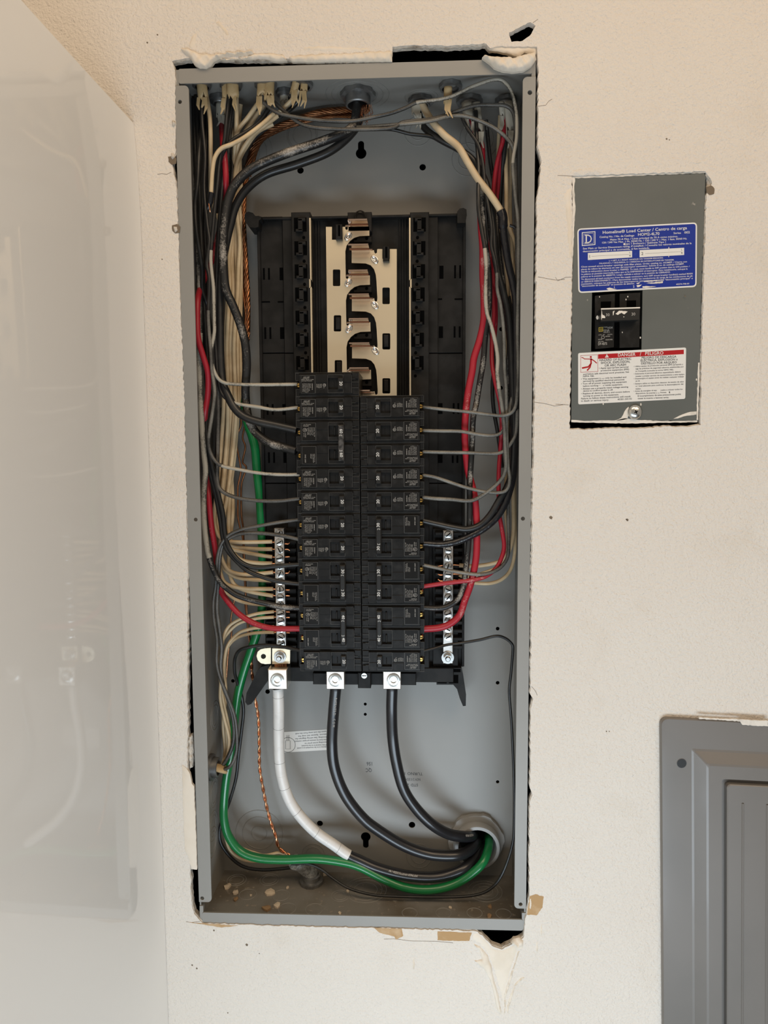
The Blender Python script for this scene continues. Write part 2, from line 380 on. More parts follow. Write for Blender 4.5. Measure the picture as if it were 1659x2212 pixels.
# the dark stud bay behind the wall
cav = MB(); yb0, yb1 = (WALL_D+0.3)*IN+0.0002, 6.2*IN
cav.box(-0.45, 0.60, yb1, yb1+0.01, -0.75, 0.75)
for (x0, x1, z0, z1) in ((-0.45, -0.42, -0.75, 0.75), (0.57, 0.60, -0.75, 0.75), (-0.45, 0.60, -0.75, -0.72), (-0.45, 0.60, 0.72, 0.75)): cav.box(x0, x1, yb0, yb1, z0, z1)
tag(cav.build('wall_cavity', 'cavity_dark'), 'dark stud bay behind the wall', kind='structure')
floor = MB().box(-2.5, 3.0, -5.0, 0.0, -1.27, -1.25).build('floor', 'concrete'); tag(floor, 'grey concrete floor', kind='structure')
def lump(name, poly, thick, mt, d=WALL_D, step=4.0, edge=9.0, seed=0, rough=0.25, parent=wall):
    """irregular mound of plaster: polygon in pixels, thickness in inches, standing proud of the wall"""
    rnd = random.Random(seed); q = xz2(poly, d); sc = scale_at(P(poly[0][0], poly[0][1], d))
    n = len(q); xs = [p[0] for p in q]; zs = [p[1] for p in q]; st = step*sc; ed = edge*sc
    def dist(x, z):
        best = 9
        for i in range(n):
            ax, az = q[i]; bx, bz = q[(i+1) % n]; dx, dz = bx-ax, bz-az; L = dx*dx+dz*dz
            t = 0 if L == 0 else max(0, min(1, ((x-ax)*dx+(z-az)*dz)/L)); best = min(best, math.hypot(x-ax-dx*t, z-az-dz*t))
        return best
    pts = [Vector(p) for p in q]; es = [(i, (i+1) % n) for i in range(n)]; hts = {}
    x = min(xs)+st/2
    while x < max(xs):
        z = min(zs)+st/2
        while z < max(zs):
            px, pz = x+rnd.uniform(-.3, .3)*st, z+rnd.uniform(-.3, .3)*st
            if inside((px, pz), q) and dist(px, pz) > st*0.35: pts.append(Vector((px, pz)))
            z += st
        x += st
    r = delaunay_2d_cdt(pts, es, [], 0, 1e-8); vs = []; k = 17.0/ (40*sc)
    for v in r[0]:
        h = min(1.0, dist(v.x, v.y)/ed); h = math.sqrt(max(0, 1-(1-h)**2))
        w = 1+rough*(math.sin(v.x*k*0.6+seed)*math.sin(v.y*k*0.5+seed*2)+0.3*math.sin(v.x*k*1.3+v.y*k*0.9))
        vs.append((v.x, d*IN-thick*IN*h*w+0.0004, v.y))
    fs = []
    for f in r[2]:
        c = (sum(r[0][i].x for i in f)/3, sum(r[0][i].y for i in f)/3)
        if inside(c, q): fs.append(tuple(f))
    m = MB().add(vs, fs); m.add([(p[0], d*IN+0.0004, p[1]) for p in q]+[(p[0], d*IN+0.004, p[1]) for p in q], [(i, (i+1) % n, (i+1) % n+n, i+n) for i in range(n)])
    return m.build(name, mt, parent, smooth=60)
def xz2(l, d): return [(q.x, q.z) for q in (P(p[0], p[1], d) for p in l)]
# plaster bead and drip along the top of the opening
lump('plaster_drip', ragged(zA((165, 155), (200, 190), (240, 225), (265, 250), (290, 290), (330, 315), (380, 318), (415, 300), (440, 265), (490, 240), (520, 225), (740, 215), (760, 205),
    (740, 185), (560, 195), (440, 215), (330, 205), (260, 175), (200, 160)), 5, 0.6, 11), 0.16, 'plaster', seed=1, edge=7, step=3)
lump('plaster_bead', ragged(zA((480, 240), (700, 225), (750, 205), (900, 200), (985, 215), (1010, 255), (930, 262), (860, 245), (800, 240), (700, 245), (520, 250)), 5, 0.8, 12), 0.10, 'plaster', seed=2, edge=6, step=3)
lump('plaster_bead', ragged(zA((1010, 225), (1250, 205), (1500, 200), (1659, 185), (1830, 180), (1830, 262), (1659, 262), (1400, 262), (1260, 268), (1050, 262)), 5, 0.7, 13), 0.10, 'plaster', seed=3, edge=7, step=3.5)
lump('plaster_bead', ragged(zA((1090, 150), (1250, 140), (1500, 150), (1659, 160), (1659, 185), (1400, 188), (1150, 180)), 6, 0.6, 14), 0.05, 'plaster', seed=4, edge=6, step=4)
lump('plaster_fold', ragged(zA((270, 60), (310, 20), (300, 130), (270, 165), (240, 150), (250, 110)), 6, 0.5, 15), 0.06, 'plaster', seed=5, edge=10, step=4)
lump('plaster_fold', ragged(zA((480, -60), (540, 10), (570, 60), (545, 70), (500, 20), (440, -40)), 6, 0.5, 16), 0.04, 'plaster', seed=6, edge=8, step=4)
flap = lump('plaster_flap', ragged(zB((1015, 375), (1035, 355), (1070, 370), (1150, 375), (1260, 378), (1330, 362), (1390, 345), (1430, 335), (1437, 390), (1400, 440), (1340, 478), (1250, 488), (1170, 478), (1110, 455), (1075, 420)), 4, 0.4, 17), 0.20, 'plaster', d=-0.22, seed=7, edge=8, step=3)
lump('plaster_flap', ragged(zB((1075, 270), (1200, 285), (1440, 288), (1436, 350), (1380, 352), (1345, 335), (1300, 372), (1230, 350), (1150, 330), (1080, 320)), 4, 0.5, 18), 0.05, 'plaster', d=-0.02, seed=8, edge=6, step=3)
# V-shaped smear of plaster under the lower right corner of the opening
lump('plaster_ridge', ragged(zL((930, 1030), (1000, 1060), (1060, 1130), (1090, 1220), (1110, 1330), (1140, 1430), (1165, 1560), (1170, 1600), (1135, 1570), (1115, 1480), (1080, 1340), (1030, 1240), (950, 1170), (1010, 1160), (990, 1090)), 5, 0.5, 21), 0.10, 'plaster', seed=9, edge=6, step=3)
lump('plaster_ridge', ragged(zL((1300, 1080), (1315, 1090), (1270, 1220), (1235, 1350), (1205, 1450), (1200, 1580), (1185, 1590), (1185, 1440), (1225, 1300), (1265, 1190)), 5, 0.5, 22), 0.08, 'plaster', seed=10, edge=5, step=3)
lump('plaster_ridge', ragged(zL((1410, 1285), (1330, 1320), (1275, 1380), (1245, 1480), (1215, 1590), (1200, 1560), (1235, 1430), (1270, 1350), (1320, 1300)), 5, 0.5, 23), 0.07, 'plaster', seed=11, edge=5, step=3)
lump('plaster_smear', ragged(zL((930, 960), (985, 955), (1050, 1020), (1110, 1080), (1165, 1090), (1230, 1062), (1330, 1010), (1340, 1080), (1290, 1100), (1250, 1210), (1200, 1400), (1180, 1520), (1150, 1400), (1100, 1230), (1060, 1120), (990, 1040), (940, 1010)), 5, 0.5, 24), 0.035, 'plaster', seed=12, edge=8, step=4)
lump('plaster_crumb', ragged(zL((1235, 1030), (1260, 1000), (1310, 995), (1335, 1015), (1340, 1075), (1290, 1060)), 4, 0.7, 25), 0.14, 'plaster', seed=13, edge=5, step=3, rough=.6)
for i, (x, y) in enumerate(((1440, 1070), (1475, 930), (480, 1200), (1390, 730))):
    lump('plaster_crumb', ragged(zL((x-6, y-40), (x+8, y-45), (x+12, y), (x+6, y+50), (x-8, y+30)), 4, 0.4, 30+i), 0.05, 'plaster', seed=14+i, edge=3, step=2)
# ridge where old paint was cut above the small panel, and flaking round its frame
lump('paint_ridge', ragged(zM((120, 160), (160, 110), (430, 90), (420, 130), (600, 85), (900, 62), (1390, 40), (1400, 55), (900, 85), (500, 120), (420, 160), (200, 175)), 6, 0.8, 41), 0.04, 'wall_paint', seed=20, edge=6, step=4)
lump('paint_ridge', ragged(zM((75, 350), (110, 300), (150, 270), (160, 700), (150, 1100), (120, 900), (100, 600)), 8, 1.5, 42), 0.05, 'plaster', seed=21, edge=9, step=5)
# torn brown drywall paper and the loose cream strip by the lower left edge
MB().pprism(ragged(zL((175, 918), (390, 925), (400, 980), (345, 1010), (330, 985), (215, 955)), 4, 0.6, 51), -0.105, -0.09).build('torn_paper', 'brown_paper', wall)
MB().pprism(ragged(zL((668, 945), (935, 955), (915, 1020), (668, 1015)), 4, 0.6, 52), -0.105, -0.09).build('torn_paper', 'brown_paper', wall)
MB().pprism(ragged(zL((1385, 670), (1430, 655), (1495, 675), (1485, 760), (1440, 820), (1365, 815)), 4, 0.7, 53), -0.105, -0.09).build('torn_paper', 'brown_paper', wall)
MB().pprism(ragged(zK((150, 870), (260, 880), (560, 900), (430, 915)), 5, 0.5, 54), -0.105, -0.09).build('torn_paper', 'brown_paper', wall)
lump('torn_strip', ragged(zI((120, 625), (150, 645), (180, 690), (195, 770), (212, 790), (225, 1100), (232, 1300), (235, 1440), (190, 1435), (165, 1340), (140, 1290), (125, 900)), 6, 0.8, 55), 0.03, 'plaster', d=-0.14, seed=30, edge=5, step=5)
lump('plaster_crumb', ragged(zI((170, 390), (200, 380), (210, 500), (205, 640), (180, 650), (172, 520)), 5, 0.8, 56), 0.16, 'drywall_core', d=0.1, seed=31, edge=5, step=3)
for i, (x, y) in enumerate(((127, 745), (118, 1000), (140, 1570))):
    lump('plaster_crumb', ragged(zA((x-14, y-22), (x+14, y-20), (x+20, y+10), (x, y+30), (x-12, y+12)), 4, 0.6, 60+i), 0.10, 'drywall_core', seed=33+i, edge=4, step=2)
lump('plaster_crumb', ragged(zM((1425, 200), (1460, 175), (1530, 195), (1530, 250), (1490, 290), (1440, 340), (1425, 330)), 4, 0.8, 66), 0.08, 'drywall_core', d=0.05, seed=40, edge=5, step=3)
# hairline cracks
for pts in (zA((0, 1143), (35, 1135), (70, 1143), (108, 1125)), zB((1450, 755), (1510, 748), (1535, 715), (1560, 700)), zB((1410, 105), (1450, 78)), zM((20, 170), (90, 172), (160, 178)), zM((0, 1130), (20, 1165), (100, 1130), (150, 1128)),
            zN((0, 1192), (60, 1195), (125, 1200)), zD((1450, 570), (1530, 585), (1590, 595), (1659, 590)), zF((1420, 320), (1500, 330), (1580, 350), (1659, 338)),
            zJ((1400, 10), (1430, 45), (1445, 80)), zK((150, 870), (190, 875), (260, 868)), zL((250, 1005), (330, 1003), (470, 1020), (660, 1022), (790, 1035))):
    MB().strip(pts, 0.8, WALL_D-0.004).build('crack', 'crack_dark', wall)
# holes and chips along the left rim
for c in (zA((115, 1030)), zA((145, 1565)), zM((1460, 310))):
    x, y = c[0]; MB().pprism(ragged([(x-9, y-7), (x+2, y-10), (x+9, y-4), (x+8, y+8), (x-2, y+10), (x-8, y+4)], 4, 0.8, int(x)), WALL_D-0.01, WALL_D+0.02).build('chip', 'crack_dark', wall)

for x, y, r in ((533, 2041, 3), (462, 2010, 2), (415, 2085, 2), (425, 2092, 2), (492, 2188, 1.5), (1355, 1123, 3), (1353, 1122, 1.5), (1480, 640, 1.5), (1190, 1118, 4), (1310, 1580, 1.6), (1316, 1580, 1.2), (560, 2060, 1.2), (350, 560, 1.5), (1440, 300, 2), (1446, 302, 1.4), (340, 75, 2), (318, 92, 2)):
    MB().pprism(ragged([(x-r, y-r*.4), (x, y-r), (x+r, y-r*.2), (x+r*.6, y+r), (x-r*.5, y+r*.7)], 2, 0.3, int(x)), WALL_D-0.005, WALL_D+0.002).build('ding', 'crack_dark', wall)
# ================================================================ tall glossy white cabinet standing against the wall at the left
# its near top edge runs from the wall towards the camera
c0 = P(297, 266, WALL_D-0.02)
r1 = ray(60, 0); tt = (c0.z-CAM.z)/r1.z; c1 = CAM+r1*tt
dirv = Vector((c1.x-c0.x, c1.y-c0.y, 0)).normalized()
lat = Vector((-dirv.y, dirv.x, 0)); lat = lat if lat.x < 0 else -lat
cab = thing('tall_cabinet', 'tall glossy white cabinet whose side reflects the wall, standing left of the breaker box', 'cabinet', (c0.x, c0.y, -1.25))
dep, wid = 0.62, 0.60
def cabbox(mb, u0, u1, v0, v1, z0, z1):
    vs = [c0*1+dirv*u+lat*v for u in (u0, u1) for v in (v0, v1)]
    vs = [(p.x, p.y, z) for p in vs for z in (z0, z1)]
    return mb.add(vs, [(0, 1, 3, 2), (4, 6, 7, 5), (0, 4, 5, 1), (2, 3, 7, 6), (0, 2, 6, 4), (1, 5, 7, 3)])
body = MB()
bev = 0.004; N_ = 10
prof = [(0.0, bev), (bev*0.3, bev*0.3), (bev, 0.0)]
# side skin with a very slight bulge, as sheet steel has, so the mirrored wall line bends
rows = []
zs = [-1.25+(c0.z+1.25)*i/40 for i in range(41)]
for z in zs:
    t = (z+1.25)/(c0.z+1.25); row = []
    for i in range(13):
        u = dep*i/12
        row.append(c0+dirv*u+lat*(0.004*max(0, (t-0.93)/0.07)**2+0.0015*math.sin(u*9)*math.sin(t*7)) + Vector((0, 0, z-c0.z)))
    rows.append(row)
body.add([p for r in rows for p in r], [(j*13+i, j*13+i+1, (j+1)*13+i+1, (j+1)*13+i) for j in range(40) for i in range(12)])
body.build('side_panel', 'cabinet_gloss', cab, smooth=True)
cabbox(MB(), 0.06, dep, 0.006, wid, -1.25, c0.z-0.001).build('body', 'cabinet_gloss', cab)
cabbox(MB(), dep+0.002, dep+0.03, 0.0, wid, -1.2, c0.z).build('door', 'cabinet_gloss', cab)

# ================================================================ THE BREAKER BOX
ebox = thing('breaker_box', 'large open grey metal breaker box set in the wall', 'breaker box', (0, BD, -BH/2))
T = 0.0015
def circ(px, py, r, d, n=22):
    c = P(px, py, d); rr = r*scale_at(c); return [(c.x+rr*math.cos(2*math.pi*i/n), c.z+rr*math.sin(2*math.pi*i/n)) for i in range(n)]
def keyhole(px, py, r, r2, h, up):
    c = P(px, py, 3.83); s = scale_at(c); r, r2, h = r*s, r2*s, h*s; pts = []
    a0 = math.asin(r2/r)
    for i in range(20):
        t = math.pi/2+a0+(2*math.pi-2*a0)*i/19; pts.append((c.x+r*math.cos(t), c.z+up*r*math.sin(t)))
    for i in range(9):
        t = math.pi*i/8; pts.append((c.x+r2*math.cos(t), c.z+up*(h+r2*math.sin(t))))
    return pts
bd = BD/IN
holes = [keyhole(780, 331, 11.5, 6.5, 20, 1), keyhole(790, 1808, 10.5, 6, 20, -1)]
for (x, y, r) in ((649, 368, 7), (913, 361, 7), (578, 1494, 5), (503, 1471, 4), (503, 1355, 4), (1075, 1358, 4), (1075, 1475, 4), (789, 1521, 3.3), (789, 1543, 3.3), (691, 1779, 6.5), (890, 1782, 7), (1083, 711, 4.5), (1082, 838, 4.5), (1075, 1689, 3.6)):
    holes.append(circ(x, y, r, bd))
pipe_c = P(1028, 1812, bd)
holes.append([(pipe_c.x+0.021*math.cos(2*math.pi*i/24), pipe_c.z+0.021*math.sin(2*math.pi*i/24)) for i in range(24)])
MB().prism([(-BW/2, -BH/2), (BW/2, -BH/2), (BW/2, BH/2), (-BW/2, BH/2)], BD, BD+T, holes).build('back_plate', 'box_grey', ebox)
MB().box(-BW/2, -BW/2+T, 0.0005, BD, -BH/2, BH/2).build('side_wall', 'box_grey', ebox)
MB().box(BW/2-T, BW/2, 0.0005, BD, -BH/2, BH/2).build('side_wall', 'box_grey', ebox)
MB().box(-BW/2+T, BW/2-T, 0.0005, BD, BH/2-T, BH/2).build('top_wall', 'box_grey', ebox)
MB().box(-BW/2+T, BW/2-T, 0.0005, BD, -BH/2, -BH/2+T).build('bottom_wall', 'box_dusty', ebox)
def rrect(x0, x1, z0, z1, r, corners=(1, 1, 1, 1), n=6):
    pts = []
    for k, (cx, cz, a0) in enumerate(((x1-r, z1-r, 0), (x0+r, z1-r, 90), (x0+r, z0+r, 180), (x1-r, z0+r, 270))):
        if corners[k]:
            for i in range(n+1):
                t = math.radians(a0+90*i/n); pts.append((cx+r*math.cos(t), cz+r*math.sin(t)))
        else: pts.append(((x1, x0, x0, x1)[k], (z1, z1, z0, z0)[k]))
    return pts
fw = 0.54*IN
MB().prism(rrect(-BW/2+0.004, BW/2-0.003, BH/2-0.56*IN, BH/2, 0.002), -0.0012, 0.0006).build('top_flange', 'box_grey', ebox)
MB().prism(rrect(-BW/2+0.003, BW/2-0.003, -BH/2, -BH/2+0.50*IN, 0.002), -0.0012, 0.0006).build('bottom_flange', 'box_grey', ebox)
def side_flange(sx, xa, xb, z0, z1, screws):
    hs = [circ(x, y, r, 0, 14) for x, y, r in screws]
    cn = (0, 1, 1, 0) if sx > 0 else (1, 0, 0, 1)
    fl = MB().prism(rrect(xa, xb, z0, z1, 0.0045, cn), -0.002, -0.0002, hs).build('side_flange', 'box_grey', ebox)
    return fl
zt = P(392, 187, 0).z; zb = P(440, 1946, 0).z
side_flange(-1, -BW/2, -BW/2+0.56*IN, zb, zt, [(390, 222, 4.3), (424, 1122, 4.2), (438, 1938, 4.2)])
zt = P(1143, 168, 0).z; zb = P(1122, 1960, 0).z
side_flange(1, BW/2-0.50*IN, BW/2, zb, zt, [(1144, 202, 5), (1129, 1120, 4.4), (1124, 1951, 4.2)])
# sheet-metal lips at the four corners
for (x0, x1) in ((-BW/2, -BW/2+0.004), (BW/2-0.004, BW/2)):
    for (z0, z1) in ((BH/2-0.02, BH/2-0.001), (-BH/2+0.001, -BH/2+0.02)): MB().box(x0, x1, -0.0005, 0.004, z0, z1).build('corner_lip', 'box_grey', ebox)
# knock-outs: concentric stamped rings on the back, sides, top and bottom
def knock(c, ax, radii, t=0.00045):
    mb = MB()
    for r in radii: mb.ring(c, ax, r, t)
    return mb.build('knockout', 'box_grey', ebox, smooth=True)
for x, y, rs in ((560, 1799, (16.6, 36, 51)), (677, 1845, (16, 24)), (905, 1849, (17, 27)), (653, 293, (20, 30, 33)), (534, 330, (28, 43, 55)), (903, 284, (18, 30)), (1010, 345, (20, 34)), (1035, 300, (30, 42))):
    c = P(x, y, bd); s = scale_at(c); knock(c-Vector((0, 0.0001, 0)), (0, 1, 0), [r*s for r in rs])
zbot = -BH/2+T
for x, y, rs in ((511, 1901, (.33, .46)), (582, 1900, (.33, .46)), (535, 1932, (.40,)), (607, 1934, (.40,)), (620, 1963, (.40,)), (679, 1964, (.40,)), (790, 1922, (.55, .78, .98)), (1048, 1925, (.36, .6, .8)), (885, 1972, (.34,)), (958, 1972, (.34,)), (1025, 1972, (.34,)), (1088, 1974, (.34,)), (735, 1935, (.3, .42))):
    c = PZ(x, y, zbot); knock(c, (0, 0, 1), [r*IN for r in rs], 0.0005)
for x, y in ((464, 1546), (462, 1713), (460, 1785), (459, 1820)):
    c = PX(x, y, -BW/2+T); knock(c, (1, 0, 0), (0.012, 0.017))
ztop = BH/2-T
for x, y, rs in ((772, 205, (.85, 1.1, 1.35)), (910, 217, (.55, .7))):
    c = PZ(x, y, ztop); c.y = min(max(c.y, 0.03), BD-0.03); knock(c, (0, 0, 1), [r*IN for r in rs])
# printed paper notice and ink stamps on the back plate (upside down: the box hangs inverted)
note = MB().pprism(zI((915, 365), (1250, 345), (1255, 505), (918, 525)), bd-0.012, bd-0.002).build('paper_notice', 'label_white', ebox)
tag(note, 'white paper notice with upside-down text')
mb = MB()
for s_, a, b in (('space the unit away from the wall.', (1245, 362), (1000, 380)), ('above. Spacer kit may be', (1245, 383), (1025, 400)), ('bonding. See wiring diagram for', (1245, 405), (1000, 420)), ('the box to ensure proper contact', (1245, 425), (998, 440)), ('bonding screw prior to', (1245, 445), (1075, 456)), ('If the neutral is to be bonded,', (1245, 466), (1050, 474)), ('device is to be mounted on a solid', (1245, 482), (1018, 492))):
    mb.ptext(s_, zI(a)[0], zI(b)[0], 3.1, bd-0.016)
mb.strip([(622+16*math.cos(t*math.pi/12), 1609+16*math.sin(t*math.pi/12)) for t in range(24)], 0.9, bd-0.016, True)
mb.strip([(617, 1600), (627, 1600), (627, 1618), (617, 1618)], 0.9, bd-0.016, True); mb.strip([(620, 1588), (620, 1600)], 1, bd-0.016); mb.strip([(624, 1588), (624, 1600)], 1, bd-0.016)
mb.build('notice_print', 'print_black', note)
mb = MB(); dd = bd-0.004
mb.ptext('QC', (803, 1664), (790, 1664), 8, dd); mb.ptext('156', (804, 1650), (792, 1650), 8, dd); mb.build('ink_stamp', 'print_grey', ebox); mb = MB()
mb.ptext('TURNO 1', (913, 1672), (874, 1671), 6.2, dd); mb.ptext('NOV 2 0 2024', (908, 1684), (876, 1684), 5.5, dd); mb.ptext('STD 2', (903, 1696), (880, 1696), 6, dd)
mb.build('ink_stamp', 'print_grey', ebox)
# conduit nipple on the back plate, lower right
pn = thing('conduit_nipple', 'grey plastic conduit mouth with locknut at the lower right of the box', 'conduit', pipe_c)
sc = scale_at(pipe_c); rP = 47*sc
ln = MB()
prof = []
seg = 48; vs = []
for rr, off in ((rP*0.9, 0), (rP*1.22, 0.0002), (rP*1.22, -0.006), (rP*1.0, -0.0075)):
    for i in range(seg):
        t = 2*math.pi*i/seg; k = rr*(1.05 if (i % 8 < 3 and rr > rP*1.1) else 1.0); vs.append(pipe_c+Vector((k*math.cos(t), off, k*math.sin(t))))
ln.add(vs, [(k*seg+i, k*seg+(i+1) % seg, (k+1)*seg+(i+1) % seg, (k+1)*seg+i) for k in range(3) for i in range(seg)]).build('locknut', 'pvc_grey', pn, smooth=40)
ax = Vector((0.0, -1, -0.0))
MB().lathe(pipe_c, ax, [(rP, 0.0), (rP, 0.012), (rP*1.06, 0.0125), (rP*1.06, 0.018), (rP*0.99, 0.021), (rP*0.86, 0.0215), (rP*0.83, 0.018), (rP*0.82, -0.03)], 48).build('rim', 'pvc_grey', pn, smooth=40)
MB().cyl(pipe_c+Vector((0, 0.03, 0)), (0, 1, 0), rP*0.84, 0.001, 32).build('bore', 'cavity_dark', pn)
# fittings: cable clamps hanging through the top wall
def locknut_clamp(px, py, r, label, mt='zinc_dull', drop=0.55, at=None):
    c = PZ(px, py, ztop) if at is None else at
    c.y = min(max(c.y, 0.018), BD-0.016)
    t = thing('cable_clamp', label, 'cable clamp', c); rr = r*scale_at(c); D = Vector((0, 0, -1)); seg = 32; vs = []
    for q, off in ((rr*0.8, 0.0), (rr*1.12, 0.0005), (rr*1.12, 0.0045), (rr*0.86, 0.005)):
        for i in range(seg):
            tt = 2*math.pi*i/seg; k = q*(1.07 if (i % 4 < 2 and q > rr) else 1); vs.append(c+Vector((k*math.cos(tt), k*math.sin(tt), -off)))
    MB().add(vs, [(k*seg+i, k*seg+(i+1) % seg, (k+1)*seg+(i+1) % seg, (k+1)*seg+i) for k in range(3) for i in range(seg)]).build('locknut', mt, t, smooth=35)
    MB().lathe(c, D, [(rr*0.86, 0.003), (rr*0.86, drop*IN), (rr*0.80, drop*IN+0.001), (rr*0.70, drop*IN+0.001), (rr*0.66, drop*IN-0.002), (rr*0.66, 0.001)], 28).build('throat', mt, t, smooth=40)
    return c
CL = {}
for key, x, y, r, lab in (('s1', 436, 178, 17, 'zinc cable clamp in the top left corner above a tan torn sheath'), ('s1b', 476, 211, 21, 'dark zinc cable clamp holding the grey sheath with the red wire'),
        ('s2', 499, 178, 20, 'zinc cable clamp, second along the front row from the left'), ('s3', 574, 178, 20, 'zinc cable clamp above the widest pair of tan sheaths'), ('s3b', 615, 196, 16, 'small zinc cable clamp tucked behind two tan sheaths'),
        ('s4', 652, 178, 20, 'zinc cable clamp left of the middle conduit hub'), ('s5', 909, 214, 23, 'zinc cable clamp right of the middle conduit hub'), ('s6', 973, 182, 21, 'zinc cable clamp nearest the front edge at the upper right'),
        ('s7', 1014, 214, 24, 'zinc cable clamp holding two pale sheaths at the upper right'), ('s8', 1093, 213, 20, 'zinc cable clamp in the top right corner')):
    CL[key] = locknut_clamp(x, y, r, lab, drop=0.06 if key in ('s1', 's2', 's3', 's4', 's6') else 0.25)
hub = locknut_clamp(773, 200, 32, 'large ringed conduit hub in the middle of the top wall', drop=0.5)
# ================================================================ BLACK MOUNTING BASE WITH BUS BARS
mount = thing('breaker_mount', 'black plastic mounting base with two shiny bus bars behind the breakers', 'mounting base', P(783, 1450, 3.6))
def wr(x0, x1, y0, y1, d, yref=None):
    """upright rectangle: pixel columns taken at height yref, pixel rows taken at the middle column"""
    yr = yref or (y0+y1)/2; xa, xb = P(x0, yr, d).x, P(x1, yr, d).x; xm = (x0+x1)/2
    return xa, xb, P(xm, y1, d).z, P(xm, y0, d).z
def block(mb, x0, x1, y0, y1, d, d1, b=0.02, yref=None):
    xa, xb, za, zb_ = wr(x0, x1, y0, y1, d, yref); return mb.bbox(xa, xb, d*IN, d1*IN, za, zb_, b*IN)
def part(name, mt, x0, x1, y0, y1, d, d1, b=0.02, yref=None, parent=None):
    return block(MB(), x0, x1, y0, y1, d, d1, b, yref).build(name, mt, parent or mount)
# wings in three lengths each side
for x0, x1, xs0, xs1 in ((561, 612, 612, 632), (945, 1004, 925, 946)):
    for y0, y1 in ((468, 762), (764, 1043), (1045, 1440)):
        part('wing_panel', 'black_plastic', x0, x1, y0, y1, 2.85, 3.6, 0.015, 600)
        part('wing_strip', 'black_plastic', xs0, xs1, y0, y1, 2.62, 3.6, 0.015, 600)
part('wing_edge', 'black_plastic', 557, 563, 466, 1440, 2.70, 3.7, 0.02, 600); part('wing_edge', 'black_plastic', 1000, 1006, 466, 1440, 2.70, 3.7, 0.02, 600)
part('top_edge', 'black_plastic', 561, 1004, 465, 470, 2.55, 3.6, 0.02)
part('centre_plate', 'black_plastic', 670, 890, 468, 1455, 2.95, 3.5, 0.0, 600)
# rails with a hook for every breaker space
for x0, x1, sx in ((631, 672, 1), (886, 927, -1)):
    part('hook_rail', 'black_plastic', x0, x1, 458, 1450, 2.25, 3.4, 0.03, 600)
for sx, xr in ((1, 652), (-1, 906)):
    for y in (486, 537, 587, 637, 687, 735, 785):
        lean = (y-600)*0.018*(1 if sx > 0 else -1)*0.9
        mb = MB(); X = xr+lean
        block(mb, X-15*1, X+12, y-16, y+14, 2.235, 2.3, 0.0)
        mb.build('hook_recess', 'slot_dark', mount)
        mb = MB(); block(mb, X-7, X+3, y-14, y+12, 2.05, 2.3, 0.02); block(mb, X-7 if sx > 0 else X-12, X+9 if sx > 0 else X+3, y-16, y-9, 2.05, 2.3, 0.02)
        block(mb, X-12 if sx > 0 else X-7, X+3 if sx > 0 else X+8, y+8, y+14, 2.05, 2.3, 0.02)
        mb.build('rail_hook', 'black_plastic', mount)
        c = P(X+6*sx, y+27, 2.24); MB().cyl(c, (0, 1, 0), 3.4*scale_at(c), 0.0008, 14).build('rail_hole', 'slot_dark', mount)
for x in (671.5, 885.5):
    xa = P(x-1.6, 600, 2.2).x; xb = P(x+1.6, 600, 2.2).x; z0, z1 = P(x, 860, 2.2).z, P(x, 471, 2.2).z; zm = P(x, 605, 2.2).z; zn = P(x, 620, 2.2).z; k = 0.001*(-1 if x < 700 else 1)
    mb = MB().box(xa, xb, 2.18*IN, 2.6*IN, zm, z1).box(xa, xb, 2.18*IN, 2.6*IN, z0, zn).box(xa+k, xb+k, 2.18*IN, 2.6*IN, zn-0.001, zm+0.001)
    mb.build('edge_strip', 'bus_metal', mount)
for x in (678, 684, 690, 864, 870, 876):
    part('rib', 'black_plastic', x-1.2, x+1.2, 472, 860, 2.80, 2.96, 0.01, 600)
# slots in the wings
for x0, x1, y0, y1 in ((568, 572, 579, 604), (579, 583, 579, 604), (604, 613, 578, 605), (571, 575, 707, 732), (582, 586, 707, 732), (605, 614, 707, 732), (576, 580, 873, 896), (587, 591, 873, 896), (610, 617, 873, 896),
        (579, 583, 977, 1000), (590, 594, 977, 1000), (612, 620, 977, 1000), (981, 985, 573, 601), (992, 996, 573, 601), (949, 958, 574, 602), (980, 984, 705, 729), (991, 995, 705, 729), (948, 957, 705, 730), (978, 982, 871, 894), (988, 992, 871, 894), (946, 956, 871, 894),
        (976, 980, 984, 1000), (986, 990, 984, 1000), (945, 956, 982, 1000)):
    part('slot', 'slot_dark', x0, x1, y0, y1, 2.84, 2.87, 0.0)
for x0, x1, y in ((565, 583, 652), (600, 612, 652), (982, 1002, 646), (946, 955, 646)):
    part('notch', 'slot_dark', x0, x1, y-1.5, y+1.5, 2.835, 2.87, 0.0)
# corner ears and bottom legs
def ear(pts, d0, d1, name='corner_ear'):
    return MB().pprism(pts, d0, d1).build(name, 'black_plastic', mount)
ear(zC((605, 90), (615, 68), (640, 62), (672, 72), (690, 95), (735, 100), (735, 120), (718, 130), (715, 180), (690, 188), (640, 180), (612, 140)), 2.2, 3.3)
ear(zD((822, 150), (822, 60), (840, 38), (870, 33), (893, 45), (896, 90), (885, 150)), 2.2, 3.3)
ear(zG((800, 1140), (800, 1250), (760, 1305), (700, 1390), (660, 1445), (630, 1455), (612, 1430), (622, 1360), (700, 1200), (730, 1160)), 2.0, 3.3, 'foot_leg')
ear(zH((660, 1165), (855, 1165), (868, 1220), (890, 1370), (888, 1460), (866, 1462), (840, 1400), (820, 1330), (790, 1295), (660, 1295)), 2.3, 3.3, 'foot_leg')
for x0, x1, y0, y1 in ((945, 965, 1445, 1452), (970, 995, 1445, 1452), (945, 965, 1458, 1476), (970, 990, 1458, 1476)): part('leg_pocket', 'slot_dark', x0, x1, y0, y1, 2.29, 2.33, 0.0)
